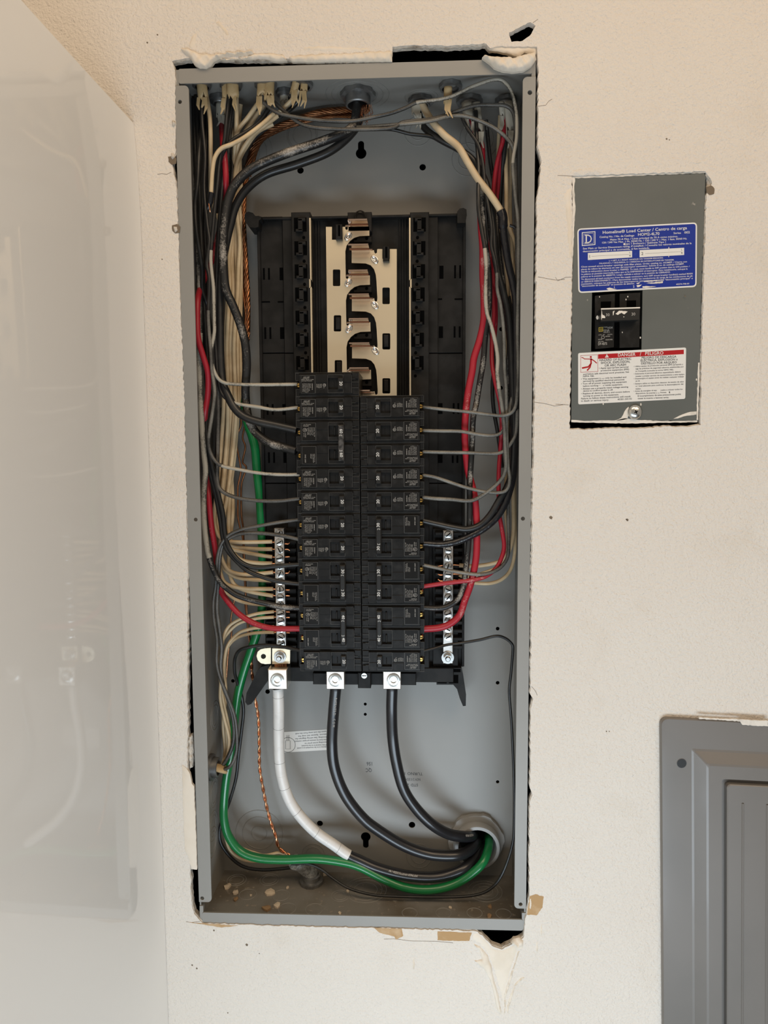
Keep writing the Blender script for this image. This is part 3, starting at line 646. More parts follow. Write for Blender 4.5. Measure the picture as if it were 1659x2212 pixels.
part('cross_bar', 'black_plastic', 590, 980, 1442, 1473, 2.2, 3.4, 0.03)
part('lug_seat', 'black_plastic', 676, 776, 1454, 1479, 1.5, 3.0, 0.03); part('lug_seat', 'black_plastic', 800, 899, 1454, 1480, 1.5, 3.0, 0.03)
part('middle_tab', 'black_plastic', 773, 801, 1453, 1487, 1.2, 3.0, 0.03)
c = P(787, 1459, 1.19); s = scale_at(c); sw = MB().cyl(c, (0, -1, 0), 7*s, 0.0015, 20, 6*s).build('tab_screw', 'zinc', mount, smooth=40)
MB().box(c.x-5*s, c.x+5*s, c.y-0.0018, c.y-0.0014, c.z-0.8*s, c.z+0.8*s).build('screw_slot', 'slot_dark', sw)
# top tab with loop
part('top_tab', 'black_plastic', 751, 803, 458, 500, 2.5, 3.4, 0.03)
c = P(778, 467, 2.4); s = scale_at(c); MB().ring(c, (0, 1, 0), 11*s, 1.6*s, 24).build('tab_loop', 'black_plastic', mount, smooth=True)
# bus bars: outlines traced per stab, fingers reach to the middle
def roundrect(x0, x1, y0, y1, r=2.5):
    pts = []
    for cx, cy, a0 in ((x1-r, y0+r, -90), (x1-r, y1-r, 0), (x0+r, y1-r, 90), (x0+r, y0+r, 180)):
        for i in range(4):
            t = math.radians(a0+30*i); pts.append((cx+r*math.cos(t), cy+r*math.sin(t)))
    return pts
def finger_left(yt):      # returns right-hand outline of the left bar round one stab whose top edge is at pixel row yt
    y = yt+19
    return [(747, y-3), (747.5, y+6), (751, y+8), (753, y+5), (753, y-1), (756, y), (799, y), (799.5, y+20), (778, y+21), (766, y+25), (757, y+32), (750, y+42), (747.5, y+54)]
def finger_right(yt):
    y = yt+15
    return [(815, y-2), (814.5, y+5), (811, y+7), (809, y+4), (808, y-1), (806, y), (760, y), (760, y+27), (790, y+28), (801, y+32), (808, y+40), (812, y+52), (813.5, y+66)]
lt = (470, 576, 677, 780); rt = (526, 630, 732, 831)
BD_ = 2.5
L = [(704, 490), (717, 490), (717, 518), (736, 518), (736, 490), (746, 490)]
for y in lt: L += [(x+(y-600)*0.012, yy) for x, yy in finger_left(y)]
L += [(749, 900), (709, 900)]
Rr = [(857, 538), (842, 538), (842, 559), (826, 559), (826, 538), (816, 538)]
for y in rt: Rr += [(x+(y-600)*0.004, yy) for x, yy in finger_right(y)]
Rr += [(814, 930), (857, 930)]
busL = MB().pprism(L, BD_, BD_+0.1, [roundrect(719, 735, 582, 618), roundrect(721, 737, 681, 716), roundrect(723, 739, 778, 812)]).build('bus_bar', 'bus_metal', mount)
busR = MB().pprism(Rr, BD_, BD_+0.1, [roundrect(826, 842, 621, 657), roundrect(826, 843, 720, 755), roundrect(826, 843, 817, 850)]).build('bus_bar', 'bus_metal', mount)
def stab(yt, x0, x1, parent, k, yo):
    """blade standing out from the finger towards the room"""
    yt2 = yt+yo; xa, xb = P(x0, yt2, BD_).x, P(x1, yt2, BD_).x; z = P((x0+x1)/2, yt2, BD_).z; th = 0.075*IN
    mb = MB().bbox(xa, xb, 1.45*IN, BD_*IN, z-th, z, 0.012*IN)
    e = 0.006 if k > 0 else -0.006
    mb.bbox(min(xa, xa-e*0.6 if k > 0 else xa), max(xb, xb if k > 0 else xb-e*0.6), 2.0*IN, 2.12*IN, z-th-0.0012, z-th, 0.0004)
    mb.build('stab', 'stab_metal', parent)
for i, y in enumerate(lt): stab(y, 757+(y-600)*.01, 798+(y-600)*.01, busL, 1, 19)
for i, y in enumerate(rt): stab(y, 757+(y-600)*.01, 800+(y-600)*.01, busR, -1, 15)
for parent, pts in ((busL, zC((1415, 255), (1415, 615), (1420, 975), (1430, 1310))), (busR, zC((1620, 435), (1622, 790), (1626, 1145)))):
    sg = 1 if parent is busL else -1
    for x, y in pts:
        c = P(x, y, BD_); s = scale_at(c); vs = []; seg = 20; ang = math.radians(52*sg)
        for rr, h in ((1.0, 0.0), (0.92, 0.0016), (0.55, 0.0012), (0.45, 0.0003)):
            for i in range(seg):
                t = 2*math.pi*i/seg; u, v = 10.5*s*rr*math.cos(t), 7*s*rr*math.sin(t)
                vs.append(c+Vector((u*math.cos(ang)-v*math.sin(ang), -h, u*math.sin(ang)+v*math.cos(ang))))
        MB().add(vs, [(k*seg+i, k*seg+(i+1) % seg, (k+1)*seg+(i+1) % seg, (k+1)*seg+i) for k in range(3) for i in range(seg)]+[tuple(range(3*seg, 4*seg))]).build('dimple', 'zinc', parent, smooth=True)
# black insulator blocks with two pin holes between the stabs
for y in (511, 619, 720, 822):
    part('insulator', 'black_plastic', 764, 803, y, y+12, 2.62, 2.9, 0.02)
    for x in (768, 792):
        c = P(x, y+4, 2.615); MB().cyl(c, (0, 1, 0), 3.6*scale_at(c), 0.0006, 12).build('pin_hole', 'slot_dark', mount)
for x, y in zip((732, 834), (500, 547)):
    part('bus_clip', 'black_plastic', x-7, x+7, y-16, y+17, 2.25, 2.9, 0.03); part('bus_clip_slot', 'slot_dark', x-2, x+3, y-14, y+10, 2.245, 2.28, 0.0)
for x, y in ((834, 737), (834, 834), (730, 699), (732, 795)):
    part('bus_clip', 'black_plastic', x-5, x+5, y-14, y+12, 2.42, 2.9, 0.03)
# ================================================================ NEUTRAL BARS AND LUGS
for x0, x1 in ((574, 594), (614, 640), (940, 957), (978, 999)):
    for i in range(15):
        y = 1150+i*17.5; part('terminal_rib', 'black_plastic', x0, x1, y, y+7, 2.25, 2.9, 0.02)
part('terminal_seat', 'black_plastic', 585, 640, 1142, 1440, 2.5, 3.0, 0.02); part('terminal_seat', 'black_plastic', 935, 990, 1142, 1440, 2.45, 3.0, 0.02)
def neutral_bar(label, x0, x1, xb0, xb1, y0, y1, d, screws, mt):
    q = [P(x0, y0, d), P(x1, y0, d), P(xb1, y1, d), P(xb0, y1, d)]; xa = (q[0].x+q[3].x)/2; xb = (q[1].x+q[2].x)/2
    t = thing('neutral_bar', label, 'terminal bar', ((xa+xb)/2, d*IN, q[2].z))
    MB().bbox(xa, xb, d*IN, (d+0.4)*IN, q[2].z, q[0].z, 0.03*IN).build('bar', mt, t)
    for y in screws:
        c = P((x0+x1)/2+(xb0+xb1-x0-x1)/2*(y-y0)/(y1-y0), y, d); c.x = (xa+xb)/2; s = scale_at(c)
        sc_ = MB().lathe(c, (0, -1, 0), [(8.2*s, 0), (8.2*s, 0.0012), (7*s, 0.0022), (3*s, 0.0026)], 18, cap=True).build('screw', 'zinc', t, smooth=35)
        a = random.uniform(0, 3.14); mb = MB()
        for aa in (a,):
            u = Vector((math.cos(aa), 0, math.sin(aa))); v = Vector((-u.z, 0, u.x)); o = c+Vector((0, -0.0028, 0))
            mb.add([o+u*6*s+v*1.1*s, o-u*6*s+v*1.1*s, o-u*6*s-v*1.1*s, o+u*6*s-v*1.1*s], [(0, 1, 2, 3)])
        mb.build('screw_slot', 'slot_dark', sc_)
    return t
neutral_bar('silver terminal bar with screws left of the breakers', 593, 615, 596, 618, 1141, 1408, 1.95, [zG((0, y))[0][1] for y in (115, 185, 245, 308, 372, 432, 492, 552, 615, 675, 740, 800, 862, 922, 975)], 'bar_metal')
neutral_bar('silver terminal bar with screws right of the breakers', 956, 979, 957, 979, 1146, 1434, 1.95, [zH((0, y))[0][1] for y in (125, 187, 245, 305, 370, 433, 490, 552, 615, 675, 742, 800, 863, 922)], 'bar_metal')
def hexbolt(px, py, d, r, label, washer='zinc'):
    c = P(px, py, d); s = scale_at(c); t = thing('hex_bolt', label, 'bolt', c)
    MB().cyl(c, (0, -1, 0), r*s, 0.0016, 32, r*0.95*s).build('washer', washer, t, smooth=40)
    MB().cyl(c+Vector((0, -0.0016, 0)), (0, -1, 0), r*0.66*s, 0.005, 6).build('nut', 'zinc', t)
    MB().lathe(c+Vector((0, -0.0066, 0)), (0, -1, 0), [(r*0.42*s, 0), (r*0.40*s, 0.0012), (r*0.3*s, 0.002)], 20, cap=True).build('stud', 'zinc', t, smooth=40)
hexbolt(967, 1420, 1.95, 14, 'zinc hex bolt with washer at the foot of the right terminal bar')
# left bonding lug
lugL = thing('neutral_lug', 'silver neutral lug clamping the white taped cable', 'terminal lug', P(599, 1490, 1.6))
MB().pprism(zG((822, 1012), (962, 1018), (960, 1130), (822, 1135)), 1.75, 1.95).build('strap', 'bus_metal', lugL)
MB().pprism(zG((765, 1012), (812, 1008), (812, 1132), (770, 1135), (735, 1128), (710, 1105), (700, 1072), (708, 1040), (730, 1020)), 2.0, 2.1, [[(569+5.5*math.cos(t*math.pi/8), 1418+5.5*math.sin(t*math.pi/8)) for t in range(16)]]).build('bonding_tab', 'bus_metal', lugL)
block(MB(), 579, 620, 1446.5, 1489, 1.25, 2.2, 0.03).build('lug_body', 'lug_metal', lugL)
def socket(px, py, d, r, parent):
    c = P(px, py, d); s = scale_at(c)
    o = MB().lathe(c, (0, -1, 0), [(r*s, 0), (r*s, 0.0008), (r*0.82*s, 0.0012), (r*0.78*s, 0.0002), (r*0.62*s, 0.0003), (r*0.58*s, 0.0016), (r*0.42*s, 0.0016), (r*0.38*s, -0.002)], 30).build('set_screw', 'zinc', parent, smooth=35)
    MB().cyl(c+Vector((0, 0.0012, 0)), (0, -1, 0), r*0.4*s, 0.0002, 6).build('hex_socket', 'socket_dark', o)
socket(599, 1469, 1.25, 15, lugL)
q = [P(x, y, 1.9) for x, y in ((594, 1434), (618, 1446))]
mb = MB()
for i in range(9):
    x = 594+24*i/8; mb.tube([P(x, 1430, 1.85), P(x+random.uniform(-1, 1), 1440, 1.75), P(x+random.uniform(-1, 1), 1449, 1.8)], 1.5*scale_at(q[0]), 6)
tag(mb.build('copper_strands', 'copper_old', lugL, smooth=True), kind='stuff')
hexbolt(605, 1419, 1.75, 14, 'zinc hex bolt holding the neutral strap at the left')
for x0, x1, px, lab in ((705, 744, 724, 'silver main lug clamping the middle black cable'), (827.5, 866, 850, 'silver main lug clamping the right black cable')):
    t = thing('main_lug', lab, 'terminal lug', P((x0+x1)/2, 1489, 1.3)); block(MB(), x0, x1, 1450.5, 1489, 1.0, 2.0, 0.025).build('lug_body', 'lug_metal', t); socket(px, 1469, 1.0, 15, t)

# ================================================================ CIRCUIT BREAKERS
FD = 0.40                                         # depth of the breaker faces, inches
zt_, zb_ = P(706, 803.5, FD).z, P(712, 1451.5, FD).z; PITCH_Z = (zt_-zb_)/13
zc = lambda i: zt_-PITCH_Z*(i-0.5)
XL = (P(641.5, 1128, FD).x+P(778, 1128, FD).x)/2; XR = (P(779.5, 1128, FD).x+P(917, 1128, FD).x)/2
LEN = P(778, 1128, FD).x-P(641.5, 1128, FD).x
ux = LEN/2.82; uz = PITCH_Z                       # one breaker inch across / down
Xq = lambda X: (X-755)/465*ux
Zq = lambda Y: (720-Y)/475*uz
DN, RT, LFv, UPz = Vector((0, 0, -1)), Vector((1, 0, 0)), Vector((-1, 0, 0)), Vector((0, 0, 1))
def outline(mb, X0, X1, Y0, Y1, y, w=0.00022):
    x0, x1, z0, z1 = Xq(X0), Xq(X1), Zq(Y1), Zq(Y0)
    for a in ((x0, x1, z0-w, z0), (x0, x1, z1, z1+w), (x0-w, x0, z0, z1), (x1, x1+w, z0, z1)): mb.box(a[0], a[1], y-0.0001, y+0.0003, a[2], a[3])
def pole(root, dz, kind, handle):
    """one pole; kind 1 = single, 'a'/'b' = first or second pole of a pair; dz shifts it down"""
    off = Vector((0, 0, dz))
    def put(mb, name, mt, parent=None, smooth=False):
        mb.v = [v+off for v in mb.v]; return mb.build(name, mt, parent or root, smooth)
    h = uz*0.49
    b = MB().bbox(Xq(190), Xq(1408), 0.12*IN, 2.2*IN, -h, h, 0.0004)
    b.bbox(Xq(100), Xq(192), 0.14*IN, 2.2*IN, Zq(640), h, 0.0004); b.bbox(Xq(108), Xq(192), 0.14*IN, 2.2*IN, -h, Zq(822), 0.0004); b.box(Xq(110), Xq(192), 0.55*IN, 2.2*IN, Zq(822), Zq(640))
    bo = put(b, 'body', 'breaker_black')
    xz_ = lambda X0, X1, Y0, Y1: [(Xq(X0), Zq(Y1)), (Xq(X1), Zq(Y1)), (Xq(X1), Zq(Y0)), (Xq(X0), Zq(Y0))]
    f = MB().prism(xz_(192, 1268, 545, 905), 0.0, 0.13*IN, [xz_(785, 1003, 605, 828)]); put(f, 'face', 'breaker_black', bo)
    put(MB().box(Xq(785), Xq(1003), 0.30*IN, 0.32*IN, Zq(828), Zq(605)).box(Xq(785), Xq(787), 0.0, 0.3*IN, Zq(828), Zq(605)), 'handle_well', 'slot_dark', bo)
    st = MB().bbox(Xq(530), Xq(772), -0.0006, 0.001, Zq(690), Zq(525), 0.0003).bbox(Xq(1098), Xq(1262), -0.0007, 0.001, Zq(690), Zq(515), 0.0003).bbox(Xq(1268), Xq(1400), 0.05*IN, 0.13*IN, Zq(620), Zq(500), 0.0003).bbox(Xq(1268), Xq(1400), 0.07*IN, 0.13*IN, Zq(930), Zq(690), 0.0003)
    for k in range(9): st.box(Xq(560+k*20), Xq(564+k*20), -0.0003, 0.0002, Zq(895), Zq(838))
    put(st, 'relief', 'breaker_black', bo)
    e = MB(); outline(e, 235, 510, 552, 902, 0.0); outline(e, 778, 1090, 540, 898, 0.0)
    for X0, X1, Y in ((192, 520, 548), (520, 770, 690), (1098, 1400, 690), (1268, 1400, 805), (1098, 1335, 628), (108, 192, 500), (108, 192, 640), (108, 192, 825), (120, 192, 958), (100, 1408, 486), (190, 1400, 955)): e.box(Xq(X0), Xq(X1), -0.0001 if Y not in (486, 500, 640, 825, 955, 958) else 0.115*IN, 0.0005 if Y not in (486, 500, 640, 825, 955, 958) else 0.13*IN, Zq(Y), Zq(Y)+0.0002)
    for X, Y0, Y1 in ((520, 545, 905), (1262, 545, 905), (1335, 486, 628), (1400, 500, 950), (108, 500, 640), (112, 825, 950)): e.box(Xq(X), Xq(X)+0.0002, (0.115*IN if X in (108, 112, 1335, 1400) else -0.0001), (0.13*IN if X in (108, 112, 1335, 1400) else 0.0004), Zq(Y1), Zq(Y0))
    put(e, 'worn_edge', 'breaker_edge', bo)
    put(MB().bbox(Xq(238), Xq(508), -0.0004, 0.0005, Zq(900), Zq(554), 0.0001), 'label_plate', 'breaker_label', bo)
    t = MB(); yv = Vector((0, -0.0006, 0)); pt = lambda X, Y: Vector((Xq(X), -0.0006, Zq(Y)))
    s = ux/465*1.0                                 # metres per zoom pixel
    def vline(txt, X, Y0, Y1, cap): t.text(txt, pt(X, Y0), DN, RT, cap*s/0.7, fit=(Y1-Y0)*s)
    def uline(txt, X0, X1, Y, cap): t.text(txt, pt(X1, Y), LFv, DN, cap*s/0.7, fit=(X1-X0)*s)
    def ul(X, Y, r):
        for k in range(16):
            a0, a1 = 2*math.pi*k/16, 2*math.pi*(k+1)/16
            t.add([pt(X+r*math.cos(a0), Y+r*math.sin(a0)), pt(X+r*math.cos(a1), Y+r*math.sin(a1)), pt(X+(r-6)*math.cos(a1), Y+(r-6)*math.sin(a1)), pt(X+(r-6)*math.cos(a0), Y+(r-6)*math.sin(a0))], [(0, 1, 2, 3)])
        t.text('UL', pt(X-10, Y-r*0.5), DN, RT, r*1.1*s/0.7, fit=r*1.0*s)
    if kind == 1:
        uline('HACR Type SWD 75\u00b0C', 242, 455, 650, 16); uline('40\u00b0C. CU/AL WIRE', 240, 490, 625, 16); uline('CURRENT', 265, 400, 597, 16); uline('LIM 120V', 280, 410, 573, 16)
        vline('SIEMENS', 452, 708, 838, 17); vline('1 Pole, Type QP', 418, 708, 800, 14); vline('120/240 VAC. 10kA', 395, 708, 862, 14); vline('Enclosed in panelboard', 370, 708, 885, 14); vline('use with CU/AL wire', 343, 708, 900, 14); vline('Interrupting rating only', 315, 708, 895, 14); vline('15-60A CU 60/75', 288, 708, 880, 14); vline('LISTED 50Hz', 262, 708, 880, 14)
        ul(708, 745, 32); t.text('CE', pt(690, 782), DN, RT, 20*s, fit=26*s)
        for k, w in enumerate((70, 80, 85, 75, 68)): vline(('ISSUE', 'NO XY', 'LISTED', 'CIRC BKR', 'LK-412')[k], 640-k*24, 722, 722+w, 14)
    elif kind == 'a':
        uline('HACR Type, 40\u00b0C', 262, 420, 575, 16); uline('SIEMENS', 262, 375, 602, 16)
        vline('2 Pole, Type QP', 485, 640, 830, 14); vline('Common Trip', 455, 640, 800, 14); vline('120/240 VAC', 425, 640, 790, 14); vline('15-100A CU', 398, 640, 800, 14); vline('10,000 AIR', 370, 640, 790, 14); vline('75\u00b0C WIRE', 345, 650, 790, 14); ul(295, 690, 40); vline('LISTED', 300, 750, 840, 16); vline('LK-412', 268, 750, 830, 16)
    else:
        vline('ISSUE NO. XY-123', 480, 700, 860, 13); vline('CIRC BREAKER', 455, 700, 880, 13); vline('UNIT LK', 425, 700, 800, 13); vline('HACR', 400, 700, 790, 13); vline('SWD 240V', 285, 710, 880, 22)
    put(t, 'print', 'print_dim', bo)
    c = Vector((Xq(178), 0.35*IN, Zq(735))); put(MB().lathe(c, (0, -1, 0), [(0.115*IN, 0), (0.115*IN, 0.004), (0.08*IN, 0.0055), (0.02*IN, 0.0055)], 18, cap=True), 'terminal_screw', 'brass', None, 35)
    put(MB().box(c.x-0.09*IN, c.x+0.09*IN, c.y-0.0057, c.y-0.0054, c.z-0.0004, c.z+0.0004), 'screw_slot', 'slot_dark')
    if handle:
        put(MB().bbox(Xq(880), Xq(920), 0.1*IN, 0.3*IN, Zq(790), Zq(640), 0.001), 'lever', 'handle_black', bo)
        hd = put(MB().bbox(Xq(985), Xq(1092), -0.12*IN, 0.2*IN, Zq(835), Zq(603), 0.0008), 'handle', 'handle_black')
        tx = MB().text(handle, Vector((Xq(1022), -0.123*IN, Zq(678))), DN, RT, 0.125*IN/0.7, fit=85*s); put(tx, 'rating', 'print_white', hd)
    else:
        put(MB().bbox(Xq(885), Xq(915), 0.02*IN, 0.3*IN, Zq(800), Zq(630), 0.001), 'lever', 'handle_black', bo)
def make_breaker(amps, poles):
    root = thing('circuit_breaker', 'x', 'circuit breaker')
    if poles == 1: pole(root, 0, 1, amps)
    else:
        pole(root, uz/2, 'a', None); pole(root, -uz/2, 'b', None)
        z1, z0 = uz/2+uz*0.26, -uz/2-uz*0.26
        bar = MB().bbox(Xq(985), Xq(1098), -0.20*IN, 0.1*IN, z0, z1, 0.001).build('tie_handle', 'handle_black', root)
        s = ux/465; mb = MB()
        for z, sg in ((uz/2, 1), (-uz/2, -1)):
            mb.text(amps, Vector((Xq(1020), -0.203*IN, z+0.085*IN)), DN, RT, 0.125*IN/0.7, fit=0.175*IN)
            zz = z-sg*0.16*IN
            for bx in ((Xq(1012), Xq(1066), zz-0.0002, zz+0.0002), (Xq(1012), Xq(1018), min(zz, zz-sg*0.0011), max(zz, zz-sg*0.0011)), (Xq(1060), Xq(1066), min(zz, zz-sg*0.0011), max(zz, zz-sg*0.0011))): mb.box(bx[0], bx[1], -0.203*IN, -0.2025*IN, bx[2], bx[3])
        mb.build('rating', 'print_white', bar)
    return root
def copy_tree(o, parent=None):
    c = o.copy(); COL.objects.link(c); c.parent = parent
    for ch in list(o.children): copy_tree(ch, c)
    return c
protos = {}
def place_breaker(amps, poles, row, side, label):
    k = (amps, poles)
    if k not in protos: protos[k] = o = make_breaker(amps, poles)
    else: o = copy_tree(protos[k])
    z = zc(row) if poles == 1 else (zc(row)+zc(row+1))/2
    o.location = (XL if side < 0 else XR, FD*IN, z); o['label'] = label; o['group'] = 'circuit breakers in the two columns'
    o.rotation_euler = (0, 0 if side < 0 else math.pi, 0)
    return o
LS = 'left column'; RS = 'right column'
for amps, poles, row, lab in (('20', 1, 1, 'black single-pole 20 breaker, topmost of the left column'), ('20', 1, 2, 'black single-pole 20 breaker just above the 60 breaker, left column'), ('60', 2, 3, 'black double-pole 60 breaker with a scratched grey tie handle'),
        ('20', 1, 5, 'black single-pole 20 breaker just under the 60 breaker'), ('20', 1, 6, 'black single-pole 20 breaker, second under the 60 breaker'), ('20', 1, 7, 'black single-pole 20 breaker, third under the 60 breaker'), ('20', 1, 8, 'black single-pole 20 breaker just above the left 30 breaker'),
        ('30', 2, 9, 'black double-pole 30 breaker fed by two glossy black wires, left column'), ('40', 2, 11, 'black double-pole 40 breaker with a red wire, left column'), ('20', 1, 13, 'black single-pole 20 breaker at the foot of the left column')):
    place_breaker(amps, poles, row, -1, lab)
for amps, poles, row, lab in (('20', 1, 2, 'black single-pole 20 breaker, topmost of the right column'), ('20', 1, 3, 'black single-pole 20 breaker, second from the top of the right column'), ('20', 1, 4, 'black single-pole 20 breaker, third from the top of the right column'),
        ('20', 1, 5, 'black single-pole 20 breaker, fourth from the top of the right column'), ('20', 1, 6, 'black single-pole 20 breaker just above the right column 30 breakers'), ('30', 2, 7, 'black double-pole 30 breaker, upper of the two in the right column'), ('30', 2, 9, 'black double-pole 30 breaker, lower of the two in the right column'),
        ('40', 2, 11, 'black double-pole 40 breaker with a thick red wire, right column'), ('20', 1, 13, 'black single-pole 20 breaker at the foot of the right column')):
    place_breaker(amps, poles, row, 1, lab)
mat('handle_scratched', (0.075, 0.070, 0.066), 0.4, noise=(220, (0.02, 0.019, 0.018), 0.45, 0.6))
for ch in protos[('60', 2)].children:
    if ch.name.startswith('tie_handle'): ch.data.materials[0] = MAT['handle_scratched']; ch['label'] = 'scratched grey tie handle'
print('PITCH in', PITCH_Z/IN, 'LEN in', LEN/IN)
# ================================================================ SMALL PANEL AT THE RIGHT
sub = thing('small_breaker_panel', 'small dark grey breaker panel with a blue label set in the wall', 'breaker panel', P(1375, 910, 0))
sd = -0.04
c4 = [(1238, 383), (1524, 373.5), (1508.5, 908), (1234, 909.5)]
opening = zN((345, 128), (822, 118), (812, 680), (335, 696))
MB().pprism(c4, sd, sd+0.06, [opening]).build('cover_plate', 'sub_grey', sub)
MB().pprism([(1242, 390), (1520, 380), (1504, 896), (1240, 896)], 0.25, 2.6, [zN((340, 60), (830, 60), (820, 700), (330, 700))]).build('back_box', 'sub_grey', sub)
# old wall paint left along the plate's rim
for pts, sd_ in ((zM((160, 175), (185, 195), (178, 300), (188, 460), (182, 560), (172, 800), (160, 1000), (150, 1260), (145, 1260), (158, 800), (160, 400)), 71), (zN((150, 1340), (300, 1350), (560, 1345), (650, 1325), (760, 1338), (1000, 1352), (1340, 1345), (1335, 1362), (700, 1375), (150, 1362)), 72),
        (zN((1112, 1330), (1170, 1300), (1270, 1265), (1330, 1260), (1328, 1290), (1240, 1300), (1150, 1328)), 73), (zN((650, 1260), (690, 1215), (680, 1330), (640, 1340), (560, 1345), (620, 1320)), 74), (zM((160, 180), (400, 172), (900, 152), (1410, 138), (1415, 146), (900, 166), (420, 190), (190, 196)), 75), (zN((1345, 800), (1360, 800), (1345, 1340), (1330, 1340)), 76)):
    MB().pprism(ragged(pts, 6, 0.7, sd_), sd-0.012, sd).build('paint_residue', 'paint_smear', sub)
for x, y, r in ((1330, 960, 6), (1075, 1080, 5), (450, 1190, 5), (805, 1195, 7)):
    p = zN((x, y))[0]; MB().pprism(ragged([(p[0]+r/4*math.cos(t), p[1]+r/2.2*math.sin(t)) for t in (0, 1, 2, 3, 4, 5)], 3, 0.3, x), sd-0.01, sd).build('paint_residue', 'paint_smear', sub)
def rpoly(tl, tr, br, bl, r):
    out = []; q = [tl, tr, br, bl]
    for i in range(4):
        p = Vector(q[i]); a = (Vector(q[i-1])-p).normalized()*r; b = (Vector(q[(i+1) % 4])-p).normalized()*r
        for k in range(5):
            t = k/4; out.append(tuple((p+a)*(1-t)**2+2*t*(1-t)*p+(p+b)*t*t))
    return out
blue_o = rpoly(*zM((205, 672), (1335, 612), (1330, 1222), (215, 1280)), 9)
blue_i = rpoly(*zM((218, 684), (1322, 626), (1318, 1208), (228, 1266)), 6)
lb = MB().pprism(blue_o, sd-0.010, sd-0.001).build('blue_label', 'label_white', sub); tag(lb, 'blue printed load centre label with white border')
MB().pprism(blue_i, sd-0.012, sd-0.008).build('blue_field', 'label_blue', lb)
D1 = sd-0.0145
mb = MB()
K = 1659/380
for s_, a, b, h in (('Homeline\u00ae Load Center / Centro de carga', (445, 707), (1240, 663), 27), ('Catalog No. / No. de Cat\u00e1logo', (415, 751), (743, 735), 17), ('HOM2-4L70', (778, 727), (980, 718), 26), ('Series', (1113, 714), (1183, 711), 17), ('002', (1215, 708), (1267, 705), 20),
        ('Mains 70 A Max. / L\u00ednea principal de 70 A como m\u00e1ximo.', (515, 776), (1155, 744), 16), ('120 / 240 Vac Max. 1 Ph, 50/60 Hz. / 120 / 240 V ~ Max. 1 fase, 50/60 Hz.', (440, 804), (1240, 764), 16), ('Type 1 Enclosure / Gabinete Tipo 1', (645, 816), (1040, 797), 16),
        ('See Main or Service Disconnect rating, if installed. / Consulte los valores nominales de la', (258, 860), (1283, 808), 16), ('desconexi\u00f3n principal o de acometida, si fue instalada.', (258, 886), (888, 853), 16),
        ('L = LEFT, R = RIGHT HANDLES ON TANDEM BREAKERS.', (505, 974), (1018, 946), 12), ('PALANCAS L = IZQUIERDA, R = DERECHA EN INTERRUPTORES EN TANDEM.', (413, 1000), (1118, 965), 12),
        ('Close unused circuit breaker openings with filler plates. Order catalog no. HOMFP. / Cierre con', (242, 1032), (1240, 982), 14), ('placas de relleno las aberturas sin usar del interruptor autom\u00e1tico. Solicite el no. de cat\u00e1logo HOMFP.', (242, 1056), (1213, 1004), 14),
        ('Handle at mid-position shows breaker is TRIPPED. To reset, move handle to OFF position then to ON position. /', (242, 1079), (1265, 1026), 14), ('La palanca en posici\u00f3n intermedia indica que se ha DISPARADO el interruptor. Para restablecerlo, coloque la', (242, 1102), (1245, 1050), 14),
        ('palanca en la posici\u00f3n de ABIERTO. Luego, vu\u00e9lvala a colocar en la posici\u00f3n de CERRADO.', (242, 1125), (1083, 1081), 14), ('To disconnect all load conductors from the supply conductors, turn OFF circuit breaker handle(s) marked MAIN', (242, 1150), (1293, 1095), 14),
        ('or SERVICE DISCONNECT. / Para desconectar todos los conductores de carga de los conductores de ali-', (242, 1173), (1297, 1117), 14), ('mentaci\u00f3n, coloque las palancas de los interruptores autom\u00e1ticos marcados "desconexi\u00f3n principal" o', (242, 1194), (1295, 1139), 14),
        ('"desconexi\u00f3n de acometida" en posici\u00f3n de abierto.', (242, 1214), (745, 1188), 14), ('1', (553, 1226), (563, 1225), 20), ('2', (731, 1218), (745, 1217), 20), ('40274-798-03', (1137, 1197), (1260, 1190), 13)):
    mb.ptext(s_, zM(a)[0], zM(b)[0], h/K, D1)
mb.strip(zM((252, 710), (372, 700), (372, 822), (252, 832)), 10/K, D1, True); mb.strip(zM((266, 723), (358, 715), (358, 810), (266, 818)), 3/K, D1, True)
mb.strip(zM((290, 740), (290, 802)), 12/K, D1); mb.strip(zM((276, 734), (310, 734), (330, 745), (338, 768), (330, 792), (310, 804), (276, 806)), 10/K, D1)
tag(mb.build('lettering', 'print_white', lb), 'white lettering')
for pts in (zM((305, 902), (722, 880), (722, 943), (305, 968)), zM((793, 875), (1213, 852), (1213, 920), (793, 943))): MB().pflat(pts, D1).build('write_in_box', 'label_white', lb)
mb = MB(); D2 = D1-0.002
for s_, a, b, h in (('1', (320, 934), (334, 933), 26), ('------------------------', (340, 930), (690, 912), 12), ('L', (697, 896), (710, 895), 16), ('R', (697, 927), (712, 926), 18), ('2', (810, 907), (828, 906), 26), ('------------------------', (846, 905), (1185, 886), 12), ('L', (1186, 870), (1199, 869), 16), ('R', (1186, 901), (1202, 900), 18)):
    mb.ptext(s_, zM(a)[0], zM(b)[0], h/K, D2)
mb.build('box_lettering', 'print_black', lb)
for pts in (zM((830, 1168), (1020, 1150), (1020, 1160), (840, 1175)), zM((850, 1185), (1015, 1168), (1010, 1186), (900, 1192)), zM((760, 1185), (800, 1180), (775, 1195)), zM((765, 1205), (815, 1198), (790, 1222), (770, 1224)), zM((820, 1215), (950, 1215), (880, 1228), (820, 1230)), zM((1066, 845), (1072, 845), (1071, 942), (1066, 940)), zM((480, 1238), (510, 1228), (580, 1245), (500, 1252)), zM((638, 815), (655, 808), (660, 826), (645, 828))):
    MB().pflat(ragged(pts, 3, 0.6, int(pts[0][0])), D2).build('scratch', 'paint_smear', lb)
